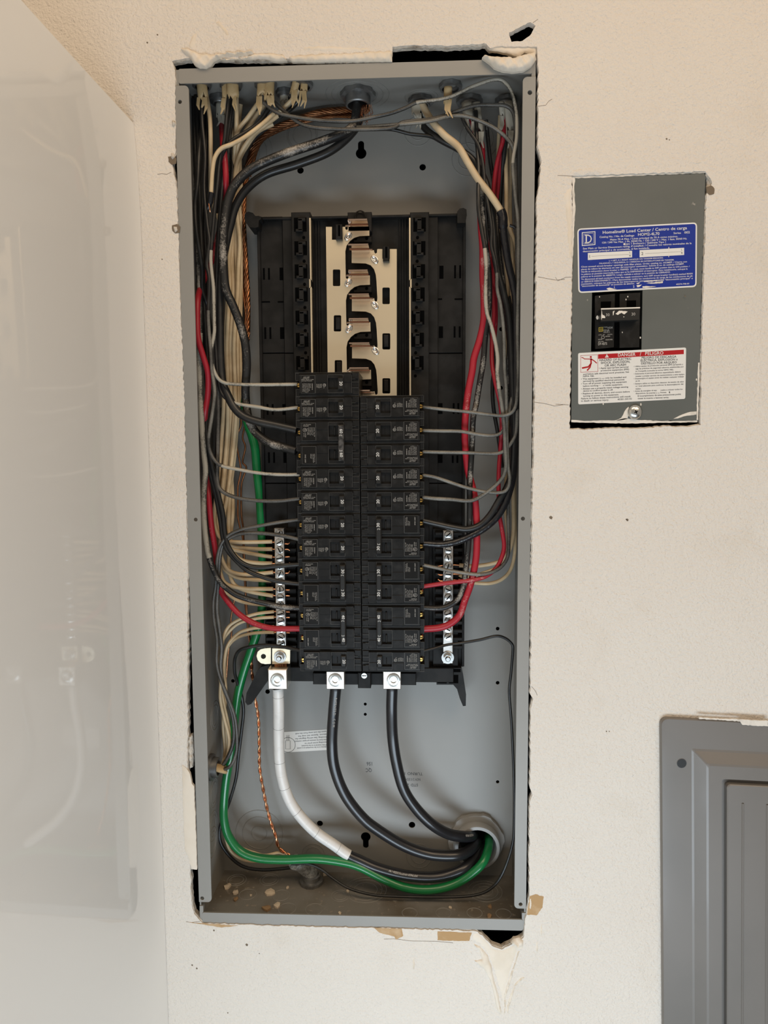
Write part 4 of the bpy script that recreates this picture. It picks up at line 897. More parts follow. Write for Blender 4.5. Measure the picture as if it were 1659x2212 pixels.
# white and red danger label
dg = MB().pprism(rpoly(*zN((213, 710), (1232, 657), (1224, 1142), (214, 1195)), 4), sd-0.010, sd-0.001).build('danger_label', 'label_white', sub); tag(dg, 'white danger label with red heading')
MB().pflat(zN((402, 722), (1210, 678), (1210, 720), (402, 765)), sd-0.012).build('red_heading', 'label_red', dg)
mb = MB(); mb.ptext('DANGER', zN((590, 727))[0], zN((755, 721))[0], 30/K, D1); mb.ptext('/', zN((795, 718))[0], zN((806, 717))[0], 32/K, D1); mb.ptext('PELIGRO', zN((846, 714))[0], zN((1018, 708))[0], 30/K, D1)
tri = zN((484, 720), (503, 751), (466, 753)); mb.pflat(tri, D1); mb.build('heading_lettering', 'print_white', dg)
mb = MB(); mb.ptext('!', zN((482, 741))[0], zN((487, 741))[0], 16/K, D2); mb.build('warning_mark', 'label_red', dg)
mb = MB(); mb.strip(zN((237, 735), (398, 725), (400, 884), (237, 892)), 4/K, D1, True)
hc = zN((333, 747))[0]; mb.pflat([(hc[0]+2.2*math.cos(t*math.pi/6), hc[1]+2.2*math.sin(t*math.pi/6)) for t in range(12)], D1)
mb.strip(zN((245, 752), (262, 756), (272, 766), (345, 768)), 7/K, D1); mb.strip(zN((334, 760), (336, 808), (310, 840), (250, 852)), 15/K, D1); mb.strip(zN((336, 800), (325, 845), (298, 875)), 13/K, D1); mb.strip(zN((340, 768), (362, 782), (390, 806)), 9/K, D1)
mb.build('shock_pictogram', 'label_red', dg)
mb = MB()
for s_, a, b, h in (('HAZARD OF ELECTRIC', (415, 777), (715, 763), 20), ('SHOCK, EXPLOSION,', (427, 803), (703, 790), 20), ('OR ARC FLASH', (463, 828), (665, 818), 20), ('\u2022 Apply appropriate personal', (410, 853), (688, 840), 14), ('protective equipment (PPE)', (427, 875), (693, 863), 14),
        ('and follow safe electrical work practices. See', (260, 910), (693, 887), 14), ('NFPA 70E.', (260, 930), (365, 926), 14), ('\u2022 This equipment must only be installed and', (242, 955), (667, 936), 14), ('serviced by qualified electrical personnel.', (260, 976), (653, 959), 14), ('\u2022 Turn off all power supplying this equipment', (242, 1000), (672, 981), 14),
        ('before working on or inside equipment.', (260, 1022), (633, 1006), 14), ('\u2022 Always use a properly rated voltage sensing', (242, 1048), (686, 1028), 14), ('device to confirm power is off.', (260, 1068), (542, 1056), 14), ('\u2022 Replace all devices, doors, and covers before', (242, 1093), (700, 1073), 14), ('turning on power to this equipment.', (260, 1115), (597, 1101), 14),
        ('Failure to follow these instructions will result', (242, 1140), (708, 1118), 15), ('in death or serious injury.', (242, 1162), (503, 1151), 15), ('40281-265-02', (585, 1147), (720, 1140), 14),
        ('PELIGRO DE DESCARGA', (813, 754), (1140, 742), 20), ('EL\u00c9CTRICA, EXPLOSI\u00d3N o', (803, 780), (1152, 768), 20), ('DESTELLO POR ARQUEO', (808, 807), (1143, 796), 20), ('\u2022 Utilice equipo de protecci\u00f3n personal (EPP) apropiado y', (738, 836), (1203, 815), 12), ('siga las pr\u00e1cticas de seguridad el\u00e9ctrica establecidas por', (755, 858), (1210, 838), 12), ('su Compa\u00f1\u00eda (consulte la norma NFPA 70E).', (755, 881), (1113, 866), 12),
        ('\u2022 Solamente el personal el\u00e9ctrico especializado deber\u00e1', (738, 906), (1180, 886), 12), ('instalar y prestar servicio de mantenimiento a este equipo.', (755, 929), (1217, 909), 12), ('\u2022 Desenergice el equipo antes de realizar cualquier trabajo', (738, 952), (1210, 931), 12), ('en \u00e9l.', (755, 974), (797, 972), 12), ('\u2022 Siempre utilice un dispositivo detector de tensi\u00f3n de valor', (738, 1000), (1212, 979), 12), ('nominal adecuado para confirmar la desenergizaci\u00f3n del', (755, 1022), (1205, 1002), 12), ('equipo.', (755, 1047), (808, 1045), 12),
        ('\u2022 Antes de energizar el equipo, vuelva a colocar todos los', (738, 1070), (1198, 1050), 12), ('dispositivos, las puertas y las frentes.', (755, 1091), (1048, 1080), 12), ('El incumplimiento de estas precauciones podr\u00e1', (775, 1115), (1182, 1097), 14), ('causar la muerte o lesiones serias.', (775, 1138), (1070, 1127), 14)):
    mb.ptext(s_, zN(a)[0], zN(b)[0], h/K, D1)
mb.build('lettering', 'print_black', dg)
for pts in (zN((955, 1045), (990, 1040), (985, 1085), (955, 1085)), zN((770, 1022), (785, 1020), (783, 1034), (770, 1035)), zN((420, 940), (470, 937), (468, 948), (425, 950)), zN((400, 1020), (450, 1008), (445, 1030), (405, 1035))):
    MB().pflat(ragged(pts, 2, 0.4, int(pts[0][1])), D2).build('scratch', 'label_white', dg)
# big pan-head screw
c = P(*zN((746, 1268))[0], sd); s = scale_at(c)
sw = MB().lathe(c, (0, -1, 0), [(16*s, 0), (16*s, 0.0008), (14*s, 0.003), (9*s, 0.0045), (4*s, 0.005)], 32, cap=True).build('cover_screw', 'zinc', sub, smooth=40)
mb = MB()
for a in (0.4, 0.4+math.pi/2): 
    u = Vector((math.cos(a), 0, math.sin(a))); v = Vector((-u.z, 0, u.x)); o = c+Vector((0, -0.0052, 0)); mb.add([o+u*4*s+v*s, o-u*4*s+v*s, o-u*4*s-v*s, o+u*4*s-v*s], [(0, 1, 2, 3)])
mb.build('screw_slot', 'slot_dark', sw)
# the double breaker in the small panel
bk = thing('circuit_breaker', 'black double-pole 30 breaker in the small grey panel, flecked with white paint', 'circuit breaker', P(1332, 755, 0.2))
for pts in (zN((372, 170), (560, 150), (550, 655), (375, 672)), zN((605, 150), (800, 140), (790, 655), (605, 660))):
    b1 = MB().pprism(pts, 0.0, 2.0).build('body', 'breaker_black', bk)
for pts in (zN((428, 225), (525, 222), (520, 285), (428, 288)), zN((672, 215), (760, 213), (760, 275), (672, 278))): MB().pprism(pts, -0.012, 0.02).build('handle_well', 'slot_dark', bk)
MB().pprism(zN((560, 150), (605, 148), (605, 660), (552, 665)), 0.12, 2.0).build('spine', 'slot_dark', bk)
th = MB().pprism(zN((428, 292), (795, 280), (788, 395), (428, 410)), -0.36, 0.0).build('tie_handle', 'handle_black', bk)
MB().pprism(zN((430, 288), (797, 276), (797, 288), (430, 300)), -0.365, -0.2).build('handle_rim', 'paint_smear', th)
mb = MB(); mb.ptext('30', zN((475, 350))[0], zN((510, 348))[0], 26/K, -0.368); mb.ptext('30', zN((717, 343))[0], zN((752, 341))[0], 26/K, -0.368); mb.build('rating', 'print_dim', th)
for pts in (zN((432, 300), (445, 350), (465, 360), (470, 380), (440, 378), (432, 400)), zN((540, 318), (556, 310), (548, 350), (540, 355)), zN((565, 340), (600, 310), (680, 318), (650, 345), (620, 330), (590, 350)), zN((640, 365), (648, 365), (648, 372), (640, 372))):
    MB().pflat(ragged(pts, 2, 0.4, int(pts[0][0])), -0.368).build('paint_fleck', 'paint_smear', th)
for x, y, r in ((395, 375, 3), (665, 205, 1.2), (682, 178, 1.2), (415, 180, 1), (630, 515, 1), (800, 565, 1.5)):
    p = zN((x, y))[0]; MB().pflat([(p[0]+r*math.cos(t), p[1]+r*1.6*math.sin(t)) for t in (0, 1, 2, 3, 4, 5)], -0.004).build('paint_fleck', 'paint_smear', bk)
lg = MB(); lg.strip(zN((410, 470), (445, 467), (445, 503), (410, 506)), 5/K, -0.004, True); lg.strip(zN((422, 480), (432, 479), (438, 486), (432, 494), (422, 495)), 3/K, -0.004, True); tag(lg.build('maker_mark', 'print_yellow', bk), 'small yellow square mark')
mb = MB()
for s_, a, b, h in (('TYPE', (452, 468), (488, 466), 10), ('HOM', (492, 472), (538, 470), 18), ('10 kA', (455, 497), (508, 494), 20), ('ISSUE L', (455, 515), (515, 512), 10), ('CTL 2P', (405, 540), (465, 537), 9), ('CU/AL', (490, 535), (538, 532), 9), ('LISTED', (470, 553), (515, 551), 10), ('CIRC BKR', (402, 583), (440, 580), 10), ('HACR SWD', (472, 585), (538, 582), 12), ('240V 60Hz', (402, 603), (455, 601), 10), ('DP-4075', (402, 624), (486, 620), 24)):
    mb.ptext(s_, zN(a)[0], zN(b)[0], h/K, -0.004)
cc = zN((447, 562))[0]; mb.strip([(cc[0]+3.2*math.cos(t*math.pi/8), cc[1]+3.2*math.sin(t*math.pi/8)) for t in range(16)], 0.8, -0.004, True)
mb.build('print', 'print_dim', bk)

# ================================================================ GREY PANEL COVER AT THE LOWER RIGHT
pc = thing('panel_cover', 'grey metal panel cover with a raised door fixed to the wall at the lower right', 'panel cover', P(1428, 2212, WALL_D))
tl = P(1424, 1547, WALL_D); tr = P(1659, 1558, WALL_D); ex = Vector((tr.x-tl.x, 0, tr.z-tl.z)).normalized(); ez = Vector((-ex.z, 0, ex.x))
bl = P(1429, 2212, WALL_D); ez = -Vector((bl.x-tl.x, 0, bl.z-tl.z)).normalized()
u_ = tl-Vector((0, tl.y, 0)); spx = scale_at(tl)
def cov(x, z): p = u_+ex*x-ez*z; return (p.x, p.z)
CWd, CHt = 0.40, 0.80
def loop(m_, r, n=7):
    out = []
    x0, x1, z0, z1 = m_, CWd-m_, m_, CHt-m_
    for cx, cz, a0 in ((x0+r, z0+r, 180), (x1-r, z0+r, 270), (x1-r, z1-r, 0), (x0+r, z1-r, 90)):
        for i in range(n):
            t = math.radians(a0+90*i/(n-1)); out.append(cov(cx+r*math.cos(t), cz+r*math.sin(t)))
    return out
yw = WALL_D*IN
def rings(name, spec, mt, cap=True):
    mb = MB(); n = None; base = 0
    for m_, r, y in spec:
        lp = loop(m_, r); n = len(lp); mb.v += [Vector((p[0], y, p[1])) for p in lp]
    for k in range(len(spec)-1): mb.f += [(k*n+i, k*n+(i+1) % n, (k+1)*n+(i+1) % n, (k+1)*n+i) for i in range(n)]
    if cap: mb.f.append(tuple(range((len(spec)-1)*n, len(spec)*n)))
    return mb.build(name, mt, pc)
k = spx/ (932/300)                                # metres per zoom pixel
rings('frame', [(0.0, 46*k, yw), (0.0, 46*k, yw-0.004), (4*k, 44*k, yw-0.006), (198*k, 12*k, yw-0.006), (212*k, 12*k, yw-0.0066), (278*k, 16*k, yw-0.0126), (292*k, 18*k, yw-0.0132), (378*k, 20*k, yw-0.0132), (384*k, 20*k, yw-0.0085), (440*k, 20*k, yw-0.0085)], 'cover_grey')
door = rings('door', [(406*k, 26*k, yw-0.0080), (406*k, 26*k, yw-0.0148), (412*k, 26*k, yw-0.0156), (434*k, 26*k, yw-0.0156)], 'cover_grey')
def covstrip(x0, x1, z0, z1, y0, y1):
    a, b, c_, d_ = cov(x0, z0), cov(x1, z0), cov(x1, z1), cov(x0, z1)
    return MB().prism([d_, c_, b, a], y0, y1)
for x in (507, 665):
    q = [(x-9, 0), (x-3, 0.0012), (x+3, 0.0012), (x+9, 0)]; mb = MB(); vs = []
    for xx, hh in q:
        for z in (530*k, CHt-530*k): p = cov(xx*k, z); vs.append((p[0], yw-0.0155-hh, p[1]))
    mb.add(vs, [(2*i, 2*i+1, 2*i+3, 2*i+2) for i in range(3)]); mb.build('pressed_rib', 'cover_grey', door, smooth=30)
for x, z in ((133, 303),):
    p = cov(x*k, z*k); MB().cyl((p[0], yw-0.0058, p[1]), (0, -1, 0), 10*spx, 0.0006, 24).build('screw_hole', 'handle_black', pc); MB().ring((p[0], yw-0.006, p[1]), (0, 1, 0), 10.3*spx, 0.6*spx, 28).build('hole_rim', 'cover_grey', pc, smooth=True)
for pts, sd_ in ((zO((470, 155), (560, 162), (750, 168), (932, 178), (932, 215), (760, 205), (745, 182), (620, 172), (470, 165)), 91),):
    MB().pprism(ragged(pts, 4, 0.7, sd_), WALL_D-0.27, WALL_D-0.20).build('paint_residue', 'paint_smear', pc)
# ================================================================ WIRES
def tip(parent, pts, r, mt='copper', name='bare_end'):
    q = path3(pts); return MB().tube(spline(q, 4), r*scale_at(q[0]), 8).build(name, mt, parent, smooth=50)
W20 = 3.9
# ---- left breakers
LW = [
 ('black_wire', 'paint-spattered grey wire to the topmost left breaker', [(494, 205, .9), (489, 259, .9), (484, 307, .95), (475, 342, 1.0), (470, 397), (465, 440), (460, 494), (456, 541), (456, 572), (461, 619), (462, 650), (463, 690), (463, 718), (457, 757), (458, 781), (466, 809), (481, 825), (510, 830), (570, 831), (646, 830, .95)], W20, [(7, 'black_wire'), (20, 'pale_grey_wire')]),
 ('black_wire', 'grey wire to the breaker just above the 60 breaker', [(502, 218, 1.3), (496, 262, 1.3), (488, 330, 1.4), (480, 400), (474, 480), (470, 560), (466, 640), (464, 718), (467, 765), (469, 797), (474, 836), (481, 853), (494, 864), (518, 873, 1.2), (557, 879), (596, 885), (646, 880, .95)], W20, [(12, 'black_wire'), (20, 'pale_grey_wire')]),
 ('black_cable', 'thick dusty black cable swinging right to the lower 60 breaker screw', [(770, 205, 1.9), (770, 240, 1.8), (756, 279, 1.5), (700, 304, 1.3), (617, 332, 1.2), (548, 362, 1.1), (512, 393, 1.05), (495, 426), (487, 462), (483, 510), (482, 551, 1.05), (487, 620), (504, 662), (518, 698), (529, 739), (533, 787), (530, 842, 1.5), (533, 884, 1.6), (540, 913), (556, 938), (584, 957, 1.2), (640, 974, .95)], 9.6, 'dusty_black'),
 ('black_cable', 'thick clean black cable running down to the upper 60 breaker screw', [(780, 205, 2.1), (777, 250, 2.0), (762, 285, 1.8), (714, 326, 1.7), (645, 354, 1.7), (576, 376, 1.7), (534, 407, 1.65), (509, 445, 1.6), (497, 487), (487, 530), (478, 579), (475, 634, 1.5), (475, 717), (476, 773), (480, 823, 1.35), (490, 850), (506, 880), (526, 899), (554, 910), (596, 919), (641, 929, .95)], 9.2, 'black_wire'),
 ('black_wire', 'grey wire to the breaker just under the 60 breaker', [(434, 200, 1.0), (437, 268, 1.0), (443, 337), (441, 407), (447, 478), (452, 517), (450, 541), (447, 572), (452, 604), (450, 671), (452, 718), (455, 750), (458, 800, .9), (464, 842), (462, 870), (457, 905), (451, 946), (453, 971), (463, 993), (479, 1006), (515, 1014), (554, 1021), (598, 1025), (648, 1025, .95)], W20, [(9, 'black_wire'), (16, 'grey_wire'), (19, 'dark_grey_wire'), (30, 'pale_grey_wire')]),
 ('black_wire', 'dark grey wire to the second breaker under the 60 breaker', [(508, 222, 1.6), (500, 262, 1.6), (492, 330, 1.8), (484, 400, 1.9), (472, 500, 1.7), (466, 600), (467, 700), (468, 760), (470, 794), (471, 835), (472, 891), (471, 946), (470, 1002), (470, 1038), (476, 1057), (496, 1070, 1.2), (526, 1078), (565, 1082), (604, 1082), (648, 1077, .95)], 4.2, 'dark_grey_wire'),
 ('black_wire', 'grey wire looping up to the third breaker under the 60 breaker', [(484, 1662, 2.0), (496, 1656, 1.8), (506, 1640), (512, 1613), (511, 1574), (505, 1540), (490, 1500), (476, 1465), (468, 1430), (469, 1383), (462, 1336), (461, 1300), (466, 1265), (468, 1231), (470, 1205), (476, 1180), (487, 1163), (503, 1151), (528, 1142), (560, 1136), (604, 1128), (649, 1122, .95)], W20, 'dark_grey_wire'),
 ('black_wire', 'grey wire arching over the left terminal bar', [(480, 1655, 2.2), (490, 1640, 2.0), (501, 1615), (506, 1585), (503, 1550), (492, 1510), (482, 1480), (477, 1439), (479, 1397), (474, 1356), (469, 1314), (471, 1272), (473, 1231), (476, 1198), (483, 1175), (500, 1160), (526, 1152), (568, 1152), (609, 1157), (646, 1165, .95)], 4.2, 'dark_grey_wire'),
 ('black_wire', 'glossy black wire to the upper screw of the left 30 breaker', [(424, 210, 1.8), (428, 300), (430, 400), (433, 480), (437, 560), (440, 640), (446, 740), (451, 828), (454, 860, 1.5), (450, 888), (445, 915), (446, 945), (451, 977), (460, 1016), (468, 1052), (476, 1085), (482, 1113), (486, 1153), (494, 1181), (511, 1206), (533, 1221), (560, 1226), (598, 1223), (651, 1219, .95)], 5.0, 'black_wire'),
 ('black_wire', 'glossy black wire to the lower screw of the left 30 breaker', [(418, 215, 1.9), (422, 320), (426, 420), (431, 520), (436, 620), (441, 720), (446, 810), (448, 860, 1.7), (443, 890), (440, 915), (443, 950), (448, 985), (456, 1030), (465, 1065), (472, 1100), (477, 1130), (481, 1160), (490, 1187), (512, 1213), (537, 1234), (573, 1248), (604, 1256), (651, 1262, .95)], 5.0, 'black_wire'),
 ('black_wire', 'white-smeared black cable to the upper screw of the left 40 breaker', [(424, 205, 2.3), (421, 300), (421, 400), (424, 460), (428, 540), (432, 620), (433, 676), (432, 720, 1.2), (431, 787), (433, 850), (436, 919), (440, 974), (444, 1016), (441, 1057), (440, 1113), (445, 1168), (452, 1205), (465, 1239), (477, 1259), (491, 1272), (512, 1286), (542, 1296), (576, 1304), (610, 1311), (653, 1314, .95)], 6.2, [(7, 'dusty_black'), (16, 'pale_grey_wire'), (30, 'dusty_black')]),
 ('red_wire', 'red wire weaving down the left side to the lower 40 breaker screw', [(478, 225, 2.5), (479, 265, 2.4), (482, 310, 1.4), (486, 350, 1.3), (488, 397, 1.4), (484, 440, 2.0), (474, 500, 2.6), (455, 570, 2.4), (434, 620, 1.6), (427, 650, 1.0), (426, 690, .85), (428, 731, .8), (438, 767), (448, 800), (450, 828), (448, 860), (443, 895, 1.3), (443, 960, 2.0), (447, 1030, 1.9), (451, 1075, 1.6), (455, 1120), (458, 1145), (464, 1182), (469, 1225, 1.7), (476, 1272), (493, 1300, 1.3), (515, 1325), (540, 1342), (568, 1353), (598, 1358), (649, 1358, .95)], 6.4, 'red_wire'),
 ('black_wire', 'thin black wire from the bottom left breaker down past the green wire', [(652, 1406, .95), (609, 1397, 1.3), (568, 1394), (532, 1399), (515, 1407, 1.7), (507, 1425), (507, 1453), (512, 1472), (521, 1500, 2.6), (526, 1535), (522, 1577), (515, 1635), (510, 1680), (499, 1721), (488, 1752, 3.0), (476, 1785, 3.0), (475, 1813), (485, 1835), (507, 1860), (532, 1874), (568, 1879), (612, 1876), (640, 1872)], 3.6, 'black_wire'),
]
for n_, lab, pts, r, mt in LW: wire(n_, lab, pts, r, mt)
# extra dark wires packed behind the left flange
for i, (lab, pts) in enumerate((('dark wire hugging the left box wall at the top', [(428, 215, 2.6), (416, 300), (412, 380, 2.8), (418, 480), (424, 560), (430, 640, 2.9), (438, 760), (444, 860, 3.0)]), ('black wire curving forward beside the top left flange', [(440, 215, 2.2), (436, 270, 1.6), (430, 330, 1.0), (426, 400, .9), (421, 440), (424, 500, 1.0), (436, 575, 1.3), (437, 625), (447, 657, 1.6), (456, 720, 2.4)]),
        ('black wire straight down behind the grey wires at the left', [(446, 225, 2.4), (445, 320), (444, 420, 2.3), (442, 500), (446, 580), (450, 700, 2.4), (456, 800, 2.6)]), ('black wire crossing behind the red wire near the top left', [(493, 240, 2.2), (497, 300), (502, 350), (499, 400, 2.3), (490, 460)]),
        ('dull black wire running behind the ivory bundle', [(476, 880, 2.6), (470, 950), (466, 1020, 2.8), (462, 1090), (458, 1160, 2.9)]))):
    wire('black_wire', lab, pts, 4.6, 'black_wire')
# ---- ivory neutrals: sheaths at the top -> bundle -> left terminal bar
bun = [  # top source, then bundle columns, then curve into the bar
 ([(446, 205, 1.2), (453, 252, 1.1), (455, 300, 1.2), (455, 356, 1.6), (458, 430, 2.5)], [(496, 545, 2.5), (492, 640), (486, 740), (484, 830), (482, 900), (476, 980), (468, 1060)], [(463, 1110, 2.2), (464, 1134), (471, 1155), (486, 1168, 1.8), (510, 1171), (550, 1171), (588, 1170, 2.1)], 1171),
 ([(511, 205, 1.3), (511, 259, 1.3), (509, 300, 1.8), (505, 356, 2.3), (505, 430)], [(499, 515, 2.4), (494, 560), (496, 620), (490, 740), (492, 830), (492, 920), (486, 1000), (478, 1080)], [(470, 1120, 2.3), (474, 1150), (486, 1168, 2.0), (505, 1180), (530, 1184), (560, 1186), (588, 1186, 2.1)], 1186),
 ([(563, 215, 1.2), (536, 253, 1.3), (512, 286, 1.6), (506, 328, 2.2), (505, 390)], [(503, 500, 2.6), (501, 560), (504, 640), (498, 740), (499, 830), (497, 900), (490, 980), (482, 1060)], [(476, 1120, 2.4), (482, 1160), (499, 1184, 2.0), (526, 1192), (560, 1199), (588, 1203, 2.1)], 1203),
 ([(572, 225, 1.5), (545, 262, 1.6), (516, 310, 2.0), (508, 360, 2.4)], [(508, 470, 2.7), (510, 540), (511, 620), (507, 740), (507, 830), (506, 900), (500, 1000), (496, 1080)], [(494, 1140, 2.5), (500, 1180), (509, 1200, 2.0), (526, 1211), (555, 1216), (588, 1217, 2.1)], 1217),
 ([(600, 250, 1.3), (571, 272, 1.3), (543, 296, 1.6), (522, 328, 1.9), (510, 360, 2.2), (507, 400)], [(513, 470, 2.4), (518, 525), (515, 580), (513, 640), (506, 740), (508, 830), (510, 900), (503, 980), (490, 1080)], [(478, 1140, 2.4), (476, 1190), (484, 1218, 2.1), (498, 1234), (526, 1241), (560, 1239), (590, 1236, 2.1)], 1236),
 ([(590, 268, 1.6), (557, 284, 1.6), (534, 314, 1.9), (516, 349, 2.2), (511, 400)], [(519, 470, 2.6), (515, 560), (517, 640), (513, 740), (514, 830), (513, 900), (505, 1000), (492, 1080)], [(480, 1140, 2.6), (476, 1200), (484, 1228, 2.3), (510, 1246), (545, 1252), (586, 1254, 2.1)], 1253),
 ([(486, 195, 1.0), (487, 224, 1.0), (491, 250, 1.4), (499, 277, 1.9), (504, 310, 2.3), (507, 370)], [(511, 460, 2.9), (506, 540), (502, 640), (500, 740), (502, 830), (504, 900), (497, 1000), (486, 1080)], [(477, 1150, 2.6), (474, 1210), (480, 1250, 2.2), (494, 1264), (526, 1271), (560, 1272), (590, 1272, 2.1)], 1272),
 ([(520, 225, 1.9), (514, 280, 2.2), (510, 340, 2.5)], [(516, 450, 2.9), (520, 540), (520, 640), (518, 740), (519, 830), (512, 900), (506, 960), (500, 1020), (503, 1100)], [(497, 1170, 2.7), (494, 1220), (500, 1252, 2.3), (513, 1268), (540, 1278), (590, 1287, 2.1)], 1286),
 ([(552, 240, 2.0), (530, 285, 2.2), (518, 340, 2.6)], [(522, 450, 3.1), (514, 540), (509, 640), (504, 740), (488, 830), (486, 900), (480, 1000), (472, 1080)], [(470, 1150, 2.7), (472, 1220), (480, 1265, 2.4), (506, 1292), (540, 1303), (586, 1307, 2.1)], 1306),
]
ORD = ('first', 'second', 'third', 'fourth', 'fifth', 'sixth', 'seventh', 'eighth', 'ninth', 'tenth')
for i, (a, b, c, yb) in enumerate(bun):
    o, s, rw = wire('ivory_wire', f'ivory neutral wire from the bundle, {ORD[i]} from the top of the left terminal bar', a+b+c, 4.4, 'ivory_wire', group='ivory neutral wires at the left terminal bar', sub=6)
    tip(o, [(585, yb, 2.12), (600, yb+1, 2.12), (622, yb+2+random.uniform(-3, 3), 2.12), (626, yb+random.uniform(-3, 3), 2.14)], 1.6)
low = [
 ([(482, 1648, 2.3), (492, 1628, 2.2), (495, 1595), (484, 1549), (476, 1508), (477, 1470), (477, 1425), (481, 1385), (492, 1356, 2.0), (515, 1339), (554, 1326), (592, 1321, 2.1)], 1321),
 ([(484, 1655, 2.5), (497, 1635, 2.4), (500, 1608), (492, 1560), (481, 1510), (476, 1470), (474, 1425), (478, 1392), (490, 1370, 2.2), (515, 1347), (554, 1336), (592, 1333, 2.1)], 1333),
 ([(484, 1660, 2.7), (492, 1630, 2.6), (488, 1570), (482, 1510), (483, 1470), (485, 1425), (493, 1392, 2.3), (515, 1368), (535, 1360), (556, 1356), (592, 1354, 2.1)], 1354),
 ([(480, 1655, 2.9), (486, 1620, 2.8), (482, 1560), (488, 1500), (485, 1450), (490, 1403, 2.4), (510, 1379), (540, 1369), (570, 1366), (592, 1366, 2.1)], 1366)]
for i, (pts, yb) in enumerate(low):
    o, s, rw = wire('ivory_wire', f'ivory neutral wire rising from the lower left cable, {ORD[i]} of four up the terminal bar'.replace('first', 'top').replace('fourth', 'lowest'), pts, 3.6, 'ivory_wire', group='ivory neutral wires from the lower left cable')
    tip(o, [(588, yb, 2.12), (603, yb, 2.12), (626, yb+1, 2.12)], 1.6)
# wire with a nut near the top left, and a tan wire joined to black
o, s, rw = wire('ivory_wire', 'ivory wire bending left over the black wires to a small wire nut', [(592, 245, 1.0), (564, 270, .95), (529, 296, .8), (502, 311, .75), (478, 321, .75), (464, 341, .75), (459, 370, .8), (457, 400, .85), (456, 422, .9)], 4.6, 'ivory_wire')
q = [P(457, 416, .88), P(454, 436, .92), P(449, 452, 1.0)]
MB().tube(q, [5.5*scale_at(q[0]), 6.5*scale_at(q[0]), 4*scale_at(q[0])], 12).build('wire_nut', 'black_tape', o, smooth=50)
tip(o, [(451, 440, .82), (453, 452, .85), (454, 458, .9)], 1.4)
wire('black_wire', 'black wire running beside the ivory wire under the top left sheaths', [(582, 232, 1.2), (560, 265, 1.2), (530, 287, 1.15), (508, 300, 1.1), (488, 318, 1.1), (476, 345, 1.2), (470, 400, 1.5), (466, 460, 1.9)], 5.2, 'black_wire')
wire('black_wire', 'black wire crossing from the fourth sheath to the left bundle', [(652, 205, 1.2), (636, 228, 1.4), (600, 258, 1.9), (560, 288, 2.3), (530, 320, 2.6), (512, 370, 2.8)], 4.6, 'black_wire')
wire('ivory_wire', 'ivory wire leaving the fourth sheath towards the left bundle', [(646, 195, 1.0), (632, 214, 1.1), (610, 236, 1.3), (585, 258, 1.5)], 4.6, 'ivory_wire')
# ---- bare copper
def stranded(name, label, pts, R, r, n, turns, mt, cat='wire'):
    q = path3(pts); s = spline(q, 10); sc = scale_at(q[0]); prev = None; L = len(s); mb = MB(); fr = []
    for i in range(L):
        t = (s[min(i+1, L-1)]-s[max(i-1, 0)]).normalized(); a = t.orthogonal().normalized() if prev is None else (prev-t*prev.dot(t)).normalized(); prev = a; fr.append((a, t.cross(a)))
    acc = [0]
    for i in range(1, L): acc.append(acc[-1]+(s[i]-s[i-1]).length)
    for k in range(n):
        pp = []
        for i in range(L):
            th = 2*math.pi*(k/n+turns*acc[i]/acc[-1]); pp.append(s[i]+(fr[i][0]*math.cos(th)+fr[i][1]*math.sin(th))*R*sc)
        mb.tube(pp, r*sc, 6)
    o = mb.build(name, mt, smooth=60, origin=q[0]); return tag(o, label, cat)
stranded('copper_cable', 'stranded bare copper ground cable behind the upper left wires', [(795, 225, 2.4), (785, 240, 2.6), (750, 238, 2.8), (700, 241, 3.0), (659, 252, 3.1), (617, 268, 3.2), (576, 288, 3.2), (545, 330, 3.2), (529, 400, 3.2), (525, 478, 3.1), (528, 541, 3.1), (532, 604), (534, 651), (534, 703), (532, 737), (526, 790, 3.2)], 5.2, 2.3, 7, 9, 'copper_old')
stranded('copper_cable', 'second stranded bare copper cable dipping below the first near the top', [(797, 235, 2.2), (770, 250, 2.6), (720, 250, 3.2), (660, 262, 3.4), (600, 282, 3.5), (560, 310, 3.4), (538, 380, 3.4)], 3.6, 1.9, 6, 6, 'copper_old')
mb = MB()
for i in range(22):
    x = 786+random.uniform(-12, 16); mb.tube([P(x, 226, 1.9), P(x+random.uniform(-6, 6), 244, 1.8), P(x+random.uniform(-12, 8), 262+random.uniform(-10, 12), 1.7)], 0.55*scale_at(P(786, 230, 1.9)), 5)
o = mb.build('copper_strands', 'copper', origin=P(786, 226, 1.9)); tag(o, 'frayed loose copper strands hanging below the middle conduit hub', 'wire strands', kind='stuff')
CW = [('bare_copper_wire', 'bare copper wire twisting down left of the green wire', [(515, 880, 3.0), (521, 916), (512, 940), (512, 966), (518, 998), (520, 1020), (514, 1052), (514, 1084), (514, 1115), (519, 1142), (526, 1170), (528, 1203), (529, 1259), (533, 1308), (535, 1356), (541, 1397), (545, 1420, 3.0)], 2.0, 'copper'),
      ('bare_copper_wire', 'second bare copper wire beside the green wire', [(526, 880, 3.1), (529, 916), (524, 945), (530, 966), (524, 998), (532, 1010), (522, 1045), (521, 1084), (522, 1115), (526, 1150), (526, 1203), (531, 1259), (530, 1308), (538, 1356), (540, 1397), (543, 1420, 3.1)], 2.0, 'copper_old'),
      ('bare_copper_wire', 'short bare copper wire behind the lower left neutrals', [(507, 1292, 3.0), (499, 1336), (500, 1370), (493, 1411), (490, 1450), (486, 1500), (484, 1560, 3.0)], 1.9, 'copper'),
      ('bare_copper_wire', 'thin copper wire dropping from the frayed strands behind the left cables', [(520, 560, 3.0), (524, 620), (530, 680), (529, 700), (524, 710, 3.0)], 1.6, 'copper_old')]
for n_, lab, pts, r, mt in CW: wire(n_, lab, pts, r, mt, seg=8)
